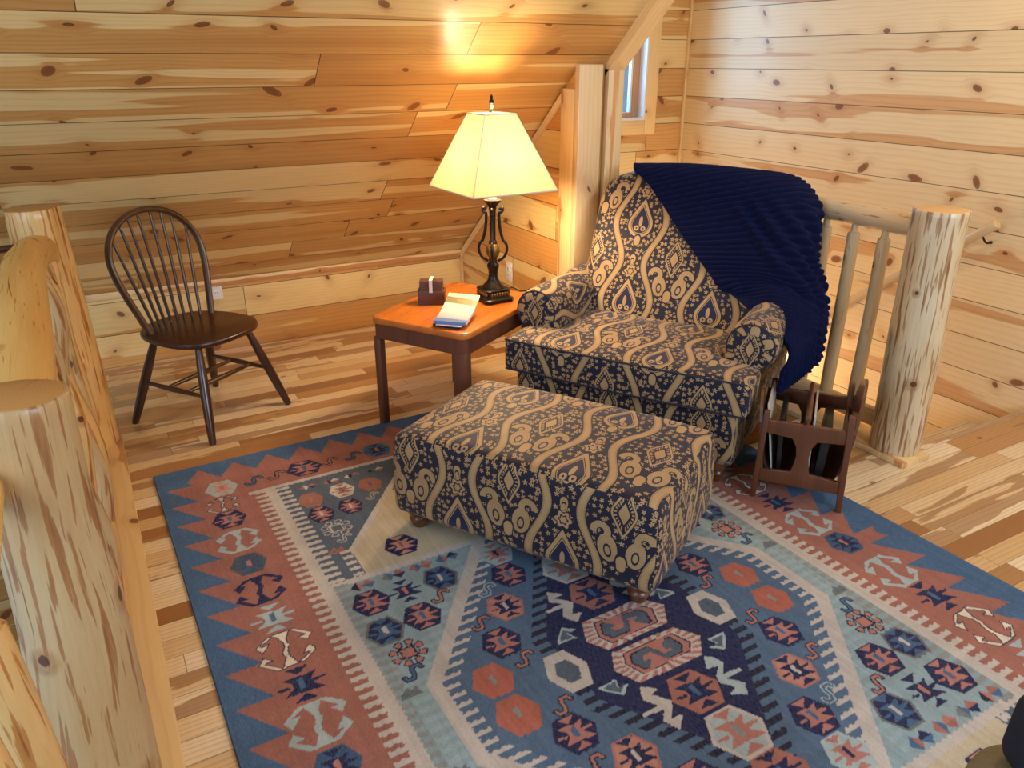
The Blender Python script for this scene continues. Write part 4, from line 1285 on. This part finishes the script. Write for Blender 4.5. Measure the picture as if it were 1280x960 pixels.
HEXP = [(-0.0388, -0.0701), (0.0417, -0.0737), (0.0825, -0.0026), (0.0385, 0.0683), (-0.0423, 0.0683), (-0.0767, -0.014)]
STAR1 = [(-0.0262, -0.0628), (0.0367, -0.062), (0.0007, -0.0375)]
STAR2 = [(-0.044, -0.0331), (-0.0013, -0.0322), (0.0132, -0.027), (0.0479, -0.0345), (0.0272, -0.0092), (0.0302, 0.0082), (0.0568, 0.0343), (0.0221, 0.0314), (-0.0022, 0.0282), (-0.0478, 0.0281), (-0.022, 0.0057), (-0.0234, -0.0137)]
STAR3 = [(0.029, -0.0082), (0.0659, -0.0059), (0.0618, 0.0014), (0.0241, 0.0047)]
STAR4 = [(-0.0328, 0.0564), (0.0041, 0.0331), (0.0264, 0.0582)]
STAR5 = [(-0.0602, -0.0056), (-0.0265, -0.0043), (-0.0309, 0.0054), (-0.0616, 0.0021)]
CORE = [(-0.0089, -0.0208), (0.0095, -0.0259), (0.01, 0.0151), (-0.0045, 0.019)]
ARR = [(0.0059, -0.0844), (0.0282, -0.0679), (0.0364, -0.0389), (0.0041, -0.0042), (0.0615, -0.0006), (0.0625, 0.01), (0.0009, 0.0136), (0.0323, 0.0479), (0.0081, 0.0841), (-0.0354, 0.0587), (0.0003, 0.0484), (-0.0292, 0.0153), (-0.0202, -0.0085), (0.014, -0.035), (-0.0238, -0.0436)]
ARL = [(-0.0117, -0.0866), (0.0259, -0.0552), (-0.0041, -0.0478), (0.0295, -0.0038), (0.014, 0.017), (-0.013, 0.042), (0.0244, 0.0465), (-0.0173, 0.0817), (-0.0367, 0.0368), (-0.0085, 0.0099), (-0.0712, 0.0024), (-0.0682, -0.0075), (-0.0122, -0.0071), (-0.0353, -0.0416), (-0.0288, -0.0622)]
CHV = [(-0.0206, -0.0194), (0.0347, -0.0169), (0.0277, -0.0023), (-0.0064, 0.0325), (-0.0389, 0.0063), (-0.009, 0.0093)]
MED = [(-0.1088, -0.0719), (0.118, -0.0666), (0.1638, 0.0035), (0.1119, 0.0674), (-0.1115, 0.0623), (-0.1464, -0.0115)]
MED2 = [(-0.0804, -0.0518), (0.0927, -0.0478), (0.116, 0.0089), (0.0925, 0.0348), (-0.0784, 0.0413), (-0.0989, -0.0141)]
MEDS = [(-0.0672, -0.0371), (-0.004, -0.0393), (0.0236, 0.0088), (0.0529, 0.0046), (0.0551, -0.0012), (0.0396, -0.0031), (0.0384, -0.0218), (0.063, -0.0405), (0.0795, -0.036), (0.0903, 0.0048), (0.0714, 0.0261), (0.0171, 0.0295), (-0.0103, -0.018), (-0.0427, -0.0158), (-0.0493, -0.001), (-0.026, 0.0044), (-0.0507, 0.0308), (-0.0648, 0.028), (-0.0833, -0.0084)]
HOOK = [(-0.0731, -0.0379), (-0.0323, -0.0695), (0.0388, -0.073), (0.0802, -0.0312), (0.062, -0.0048), (0.0403, -0.0287), (0.0609, -0.0325), (0.0248, -0.066), (0.0101, -0.035), (0.0149, -0.0152), (0.0058, 0.0057), (-0.0056, -0.0009), (-0.0022, -0.0252), (-0.0178, -0.0626), (-0.0568, -0.0402), (-0.0311, -0.042), (-0.0586, -0.0083)]
def pip(x, y, poly, kx=1.0, ky=1.0):
    ins = np.zeros(x.shape, bool); n = len(poly)
    for i in range(n):
        x0, y0 = poly[i]; x1, y1 = poly[(i + 1) % n]
        x0, x1, y0, y1 = x0*kx, x1*kx, y0*ky, y1*ky
        if abs(y1 - y0) < 1e-9: continue
        ins ^= ((y0 > y) != (y1 > y)) & (x < (x1 - x0)*(y - y0)/(y1 - y0) + x0)
    return ins
def starp(x, y, kx, ky):
    m = np.zeros(x.shape, bool)
    for p in (STAR1, STAR2, STAR3, STAR4, STAR5): m |= pip(x, y, p, kx, ky)
    return m
def jag(x, y, w, h, n=3):
    ay = np.abs(y)/h*n; fr = ay % 1.0
    L_ = w*np.where(np.floor(ay) < 1, .80, np.where(np.floor(ay) < 2, 1.0, .62))*(1 - fr*.92)
    L_ = np.maximum(L_, w*.14*(ay < n*.9))
    return (np.abs(x) < np.maximum(L_, .0)) & (ay < n)
def hexstar(hc, sc_, cc, w=.064, h=.060, rimc=None, rot=0.0):
    def f(x, y):
        L_ = [(hexm(x, y, w, h), hc)]
        if rimc is not None: L_ = [(hexm(x, y, w, h), rimc), (hexm(x, y, w*.86, h*.86), hc)]
        if sc_ is not None: L_ += [(starp(x, y, w/.078, h/.068), sc_)]
        L_ += [(pip(x, y, CORE, w/.08, h/.07), cc)]
        return L_
    return f
def star(sc_, cc, w=.06, h=.062):
    return lambda x, y: [(starp(x, y, w/.056, h/.056), sc_), (pip(x, y, CORE, w/.06, h/.06), cc)]
def seg(x, y, pts):
    d = np.full(x.shape, 9.0)
    for (x0, y0), (x1, y1) in zip(pts[:-1], pts[1:]):
        vx, vy = x1 - x0, y1 - y0; t = np.clip(((x - x0)*vx + (y - y0)*vy)/(vx*vx + vy*vy + 1e-12), 0, 1)
        d = np.minimum(d, np.hypot(x - x0 - t*vx, y - y0 - t*vy))
    return d
def smot(outc, inc, s=1.0):
    P = [(.030, -.010), (.024, -.022), (.006, -.022), (.000, -.008), (.0, .008), (-.006, .022), (-.024, .022), (-.030, .010)]
    P = [(px*s, py*s) for px, py in P]
    def f(x, y):
        d = seg(x, y, P); return [(d < .0085*s, outc), (d < .0040*s, inc)]
    return f
def hook(fc, oc, s=1.0, bg=None):
    def f(x, y):
        A_ = [(-.020, -.060), (.020, -.060), (.062, -.028), (.062, .0)]; 
        L_ = []
        d = np.full(x.shape, 9.0)
        for sx in (-1, 1):
            for sy in (-1, 1):
                pts = [(sx*px*s, sy*py*s) for px, py in [(.010, 0), (.024, .020), (.010, .040), (.026, .060), (.060, .036), (.062, .014), (.044, .022)]]
                d = np.minimum(d, seg(x, y, pts))
        d = np.minimum(d, seg(x, y, [(-.014*s, 0), (.014*s, 0)]))
        if oc is not None: L_.append((d < .0125*s, oc))
        L_.append((d < .0085*s, fc))
        return L_
    return f
def dia(c1, c2, c3, c4, s=.022):
    def f(x, y):
        q = (np.abs(x) + np.abs(y) < s)
        x2 = x - s*1.55; q2 = (np.abs(x2) + np.abs(y) < s)
        x1 = x + s*.0
        return [(q & (x < 0), c1), (q & (x >= 0), c2), (q2 & (y < 0), c3), (q2 & (y >= 0), c4)]
    return f
def flower(oc, ic):
    def f(x, y):
        L_ = []
        r = np.hypot(x, y); th = np.arctan2(y, x)
        pet = (np.abs(((th/(PI/4)) % 1) - .5) < .36) & (r > .030) & (r < .058 - .012*np.abs(((th/(PI/4)) % 1) - .5))
        pin = (np.abs(((th/(PI/4)) % 1) - .5) < .26) & (r > .034) & (r < .052)
        box_ = np.maximum(np.abs(x), np.abs(y)) < .024; b2 = np.maximum(np.abs(x), np.abs(y)) < .018
        return [(pet, oc), (pin, ic), (box_, oc), (b2, ic)]
    return f
def polym(c1, poly, k=1.0, flip=1):
    return lambda x, y: [(pip(x, y*flip, poly, k, k), c1)]
def chev(c1, c2, flip=1, mir=1):
    return lambda x, y: [(pip(x*mir, y*flip, CHV, 1.15, 1.15), c1), (pip(x*mir, y*flip, CHV, .78, .78), c2)]
def medp(flip=1):
    def f(x, y):
        y = y*flip
        o = pip(x, y, MED); i_ = pip(x, y, MED2, 1.06, 1.06)
        an = np.arctan2(y*1.9, x)
        teeth = (((an/(PI/12)) % 1.0) < .5)
        return [(o, PINK), (o & teeth, CREAM), (pip(x, y, MED2, 1.10, 1.12), CREAM), (pip(x, y, MED2, 1.05, 1.06), DARK), (pip(x, y, MED2), PINK), (pip(x, y, MEDS, 1.04, 1.08), DARK), (pip(x, y, MEDS, .97, .96), SLATE)]
    return f
def hookp(fc, oc, k=1.0):
    def f(x, y):
        L_ = []
        if oc is not None: L_ += [(pip(x, y, HOOK, k*1.12, k*1.12) | pip(-x, -y, HOOK, k*1.12, k*1.12), oc)]
        m = pip(x, y, HOOK, k, k) | pip(-x, -y, HOOK, k, k)
        if oc is not None:
            # dark outline drawn by eroding the filled shape
            e = m.copy()
            for ax in (0, 1):
                for sh in (-1, 1): e &= np.roll(m, sh, ax)
            L_ = [(m, oc), (e, fc)]
        else: L_ = [(m, fc)]
        return L_
    return f
def arrow(c1, c2, s=1.0):
    def f(x, y):
        d = seg(x, y, [(-.060*s, -.004*s), (-.030*s, .036*s), (-.004*s, -.022*s), (.006*s, .022*s), (.030*s, -.036*s), (.060*s, .004*s)])
        hd = (np.abs(x + .030*s) + np.abs(y - .034*s) < .020*s) | (np.abs(x - .030*s) + np.abs(y + .034*s) < .020*s)
        return [((d < .0070*s) | hd, c1)]
    return f
def tri2(c):
    def f(x, y):
        d = seg(x, y, [(-.028, .014), (0, -.016), (.006, .012), (.022, -.010), (.028, .014), (-.028, .014)])
        return [((np.abs(x) < .024) & (y < .012) & (y > -.012 + np.abs(x)*.4), MID), (d < .0042, c)]
    return f
def ringhex(c1, c2, w=.066, h=.076):
    return lambda x, y: [(hexm(x, y, w, h), c1), (hexm(x, y, w*.55, h*.55), c2)]
def medal():
    w, h = .092, .128
    P = [(.050, -.030), (.040, -.062), (.0, -.062), (-.030, -.030), (.030, .030), (.0, .062), (-.040, .062), (-.050, .030)]
    def f(x, y):   # long axis along y
        def oc(k): return (np.abs(x) < w*k) & (np.abs(y) < h*k) & (np.abs(x)/ (w*k) + np.abs(y)/(h*k) < 1.45)
        teeth = oc(.99) & ~oc(.72)
        tm = (((x*1.0 + y)/.022) % 1.0 < .5)
        d = seg(x*.95, y*.9, P)
        return [(oc(1.0), PINK), (teeth & tm, CREAM), (teeth & oc(.80), PINK), (oc(.74), DARK), (oc(.69), PINK), (oc(.60), PINK), (d < .0145, DARK), (d < .0105, SLATE)]
    return f
def S(cu, cv, fn, rot=0.0, mirror=True, vm=True, r=.15):
    """draw with left/right and end/end symmetry"""
    for mu in ((0, 1) if mirror and abs(cu - CU) > .02 else (0,)):
        for mv in ((0, 1) if vm and abs(cv - CV) > .03 else (0,)):
            u_ = 2*CU - cu if mu else cu; v_ = 2*CV - cv if mv else cv
            draw(u_, v_, fn, (-rot if mu ^ mv else rot), r)
H1 = hexstar(NAVY, PINK, BLUE); H2 = hexstar(NAVY, BLUE*.9, CREAM, rimc=GREY*.55); H3 = hexstar(C(184, 108, 92)*.95, None, GREY)
# long border
seq = [(.24, hexstar(ICE, ROSE, PINK)), (.37, hookp(CREAM, DARK, .8)), (.49, H1), (.65, hookp(ICE, None, 1.0)), (.81, hexstar(SLATE*.8, BLUE*.6, PINK)), (.97, hookp(NAVY, None, 1.05)),
       (1.13, star(ICE, MID)), (1.285, hookp(C(228, 220, 206), DARK, 1.1)), (1.445, star(NAVY, BLUE)), (1.60, hookp(ICE, None, 1.1)), (1.755, hexstar(BLUE*.75, NAVY, PINK))]
for v_, fn in seq:
    draw(.205 if v_ > .3 else .225, v_, fn); draw(2*CU - .210, v_, fn)
    if v_ < 1.7:
        draw(.205, 2*CV - v_, fn); draw(2*CU - .210, 2*CV - v_, fn)
# end border
for u_, fn in ((.352, smot(DARK, BLUE, 1.1)), (.445, smot(DARK, RUST, 1.1)), (.56, hexstar(NAVY, PINK, BLUE, w=.076, h=.062)), (.672, smot(DARK, RUST, 1.1)), (.775, smot(DARK, BLUE, 1.1)), (.885, hexstar(BLUE, NAVY, PINK)), (1.02, smot(DARK, BLUE, 1.2)), (1.152, hexstar(ICE, PINK, BLUE))):
    S(u_, .245, fn, rot=PI/2 if 'x' == 'y' else 0)
# slate corner triangles
S(.515, .405, dia(RUST, CREAM, RUST, NAVY, .020)); S(.61, .41, dia(RUST, DARK, CREAM, RUST, .020)); S(.70, .405, dia(CREAM, DARK, RUST, BLUE, .020)); S(.80, .41, dia(DARK, BLUE, CREAM, RUST, .020))
S(.51, .51, hexstar(RUST, None, PINK, w=.050, h=.054)); S(.64, .50, hexstar(CREAM, RUST, SLATE, w=.052, h=.054)); S(.755, .51, hexstar(RUST, None, BLUE, w=.050, h=.05))
S(.515, .63, hexstar(NAVY, PINK, CREAM, w=.052, h=.056)); S(.63, .63, hexstar(NAVY, PINK, CREAM, w=.05, h=.054)); S(.73, .60, smot(CREAM, SLATE, .8))
S(.535, .75, flower(CREAM, SLATE)); S(.54, .825, smot(CREAM, SLATE, .8)); S(.485, .885, tri2(RUST))
# end panel
S(.70, .97, hexstar(NAVY, ROSE, RUST)); S(.95, .80, hexstar(NAVY, PINK, BLUE)); S(.88, .60, H2); S(CU, .62, H1)
# pale field
for u_, c_ in ((.485, (DARK, PINK, RUST, BLUE)), (.59, (GREY*.7, BLUE, RUST, NAVY)), (.69, (RUST, BLUE, PINK, RUST)), (.79, (BLUE, RUST, NAVY, BLUE))):
    S(u_, 1.118, dia(*c_, .024))
S(.495, 1.215, H1); S(.61, 1.215, star(NAVY, PINK, .05, .052)); S(.74, 1.21, H2); S(.485, 1.36, H2); S(.61, 1.355, H1); S(.70, 1.295, smot(DARK, PINK))
S(.51, 1.48, flower(DARK, PINK)); S(.49, 1.56, smot(DARK, BLUE)); S(.452, 1.625, tri2(GREY*.6))
# mid-blue band
S(.945, 1.31, H1); S(.855, 1.445, hexstar(ROSE*.85, NAVY, CREAM, rimc=PINK)); S(.765, 1.58, H1)
S(.845, 1.345, smot(ICE, MID)); S(.752, 1.475, smot(DARK, PINK)); S(.79, 1.672, smot(DARK, PINK))
S(.67, 1.70, H3); draw(.67, 1.835, H3); S(.87, 1.775, ringhex(CREAM, SLATE), vm=False)
S(.965, 1.185, hexstar(ICE, PINK, NAVY)); S(.86, 2.18, H1, vm=False) if False else None
# centre
HB = hexstar(RUST*1.05, NAVY, BLUE, w=.080, h=.070); HP = hexstar(ICE*.98, PINK, GREY, w=.086, h=.078, rimc=CREAM)
cx = 1.130
draw(cx, 1.852, medp(1), 0, .2); draw(cx, 1.694, medp(-1), 0, .2)
draw(cx, 2.013, HB); draw(cx, 1.530, HB); draw(cx, 2.172, HP); draw(cx, 1.372, HP); draw(cx, 2.32, HB); draw(cx, 1.22, HB)
for fl_, v_ in ((1, 2.010), (-1, 1.534)):
    draw(1.238, v_, polym(ICE*1.05, ARR, 1.0, fl_)); draw(1.022, v_, polym(CREAM, ARL, 1.0, fl_))
draw(1.325, 1.899, chev(ICE, SLATE)); draw(.945, 1.890, chev(ICE, SLATE, 1, -1)); draw(1.325, 1.645, chev(ICE, SLATE, -1)); draw(.945, 1.654, chev(ICE, SLATE, -1, -1))

# yarn-to-yarn colour drift (abrash) across the rug
ab = np.interp(V[:, 0], np.linspace(0, 3.0, 90), jr.uniform(.90, 1.08, 90))[:, None]*np.interp(U[0], np.linspace(0, RWD, 160), jr.uniform(.93, 1.06, 160))[None, :]
ab = ab*(1 + jr.uniform(-.07, .07, U.shape))
img = np.clip(img*ab[..., None], 0, 1)

def make_rug():
    ra = .02
    th_ = .0085
    H_, W_ = U.shape
    top = np.stack([U, -V, np.full(U.shape, th_) + jr.uniform(-.0003, .0003, U.shape)], -1).reshape(-1, 3)
    idx = np.arange(H_*W_).reshape(H_, W_)
    quads = np.stack([idx[1:, :-1], idx[1:, 1:], idx[:-1, 1:], idx[:-1, :-1]], -1).reshape(-1, 4)
    # rounded skirt around the border
    ring = np.concatenate([idx[0, :], idx[1:, -1], idx[-1, -2::-1], idx[-2:0:-1, 0]])
    n0 = len(top); rp = top[ring].copy()
    cen = np.array([RWD/2, -1.5, 0]); d = rp - cen; out_ = np.zeros_like(rp)
    out_[:, 0] = np.where(rp[:, 0] < 1e-6, -1, np.where(rp[:, 0] > RWD - 1e-6, 1, 0)); out_[:, 1] = np.where(rp[:, 1] > -1e-6, 1, np.where(rp[:, 1] < -3.0 + 1e-6, -1, 0))
    r1 = rp + out_*.003; r1[:, 2] = .005; r2 = rp + out_*.003; r2[:, 2] = .0004
    verts = np.concatenate([top, r1, r2]); m = len(ring)
    a0 = ring; a1 = np.roll(ring, -1); b0 = n0 + np.arange(m); b1 = n0 + np.roll(np.arange(m), -1); c0 = b0 + m; c1 = b1 + m
    q2 = np.concatenate([np.stack([a0, a1, b1, b0], -1), np.stack([b0, b1, c1, c0], -1)])
    q2 = q2[:, ::-1] if True else q2
    faces = np.concatenate([quads, q2])
    me = bpy.data.meshes.new('area_rug')
    me.vertices.add(len(verts)); me.vertices.foreach_set('co', verts.astype(np.float32).ravel())
    me.loops.add(faces.size); me.loops.foreach_set('vertex_index', faces.astype(np.int32).ravel())
    me.polygons.add(len(faces)); me.polygons.foreach_set('loop_start', (np.arange(len(faces))*4).astype(np.int32))
    me.polygons.foreach_set('loop_total', np.full(len(faces), 4, np.int32))
    me.update(calc_edges=True)
    colr = np.concatenate([img.reshape(-1, 3), np.tile(BLUE*.9, (2*m, 1))]); colr = np.concatenate([colr, np.ones((len(colr), 1))], 1)
    at = me.color_attributes.new('weave', 'FLOAT_COLOR', 'POINT'); at.data.foreach_set('color', colr.astype(np.float32).ravel())
    me.materials.append(M['rug'])
    o = link('area_rug', me); o.location = (.045, 3.14, .0006); o.rotation_euler = (0, 0, ra)
    tag(o, 'blue and rust kilim patterned area rug on the hickory floor', 'rug')
make_rug()

# ------------------------------------------------------------------ light
def light(name, kind, loc, energy, color, size=None, rot=None, size_y=None, target=None):
    l = bpy.data.lights.new(name, kind); l.energy = energy; l.color = color
    if kind == 'AREA':
        l.size = size
        if size_y: l.shape = 'RECTANGLE'; l.size_y = size_y
    elif kind == 'POINT': l.shadow_soft_size = size or .05
    o = bpy.data.objects.new(name, l); COL.objects.link(o); o.location = loc
    if target is not None:
        d = Vector(target) - Vector(loc); o.rotation_euler = d.to_track_quat('-Z', 'Y').to_euler()
    elif rot: o.rotation_euler = rot
    return o
WARM = (1.0, .62, .30); COOL = (.72, .86, 1.0); NEU = (1.0, .90, .76)
lb_ = light('lamp_bulb_light', 'POINT', (LXp, LYp, LZ + .60), 48, (1.0, .72, .42), .09)
light('great_room_window_daylight', 'AREA', (-2.5, .4, 1.9), 75, COOL, 2.2, size_y=2.2, target=(1.2, 2.0, .3))
light('gable_window_daylight', 'AREA', (1.7, -2.5, 1.9), 180, (.62, .80, 1.0), 2.4, size_y=1.6, target=(1.4, 2.4, .3))
light('ceiling_fixture_light', 'POINT', (3.0, 1.2, 2.6), 42, (1.0, .86, .64), .10)
light('stairwell_fixture_light', 'POINT', (3.3, 3.9, -.6), 55, (1.0, .72, .38), .08)
light('wall_sconce_light', 'POINT', (3.8, 1.15, 1.75), 7, (1.0, .70, .36), .05)
light('dormer_window_daylight', 'AREA', (3.18, YB + .35, 1.8), 34, (.55, .75, 1.0), .8, size_y=1.0, rot=(-PI/2, 0, 0))

w = bpy.data.worlds.new('sky'); bpy.context.scene.world = w; w.use_nodes = True
bgn = w.node_tree.nodes['Background']; bgn.inputs[0].default_value = (.50, .68, .95, 1); bgn.inputs[1].default_value = .6

sc = bpy.context.scene
sc.view_settings.view_transform = 'Standard'; sc.view_settings.look = 'None'
sc.view_settings.gamma = 1.0; sc.view_settings.exposure = -0.10; sc.view_settings.use_curve_mapping = False
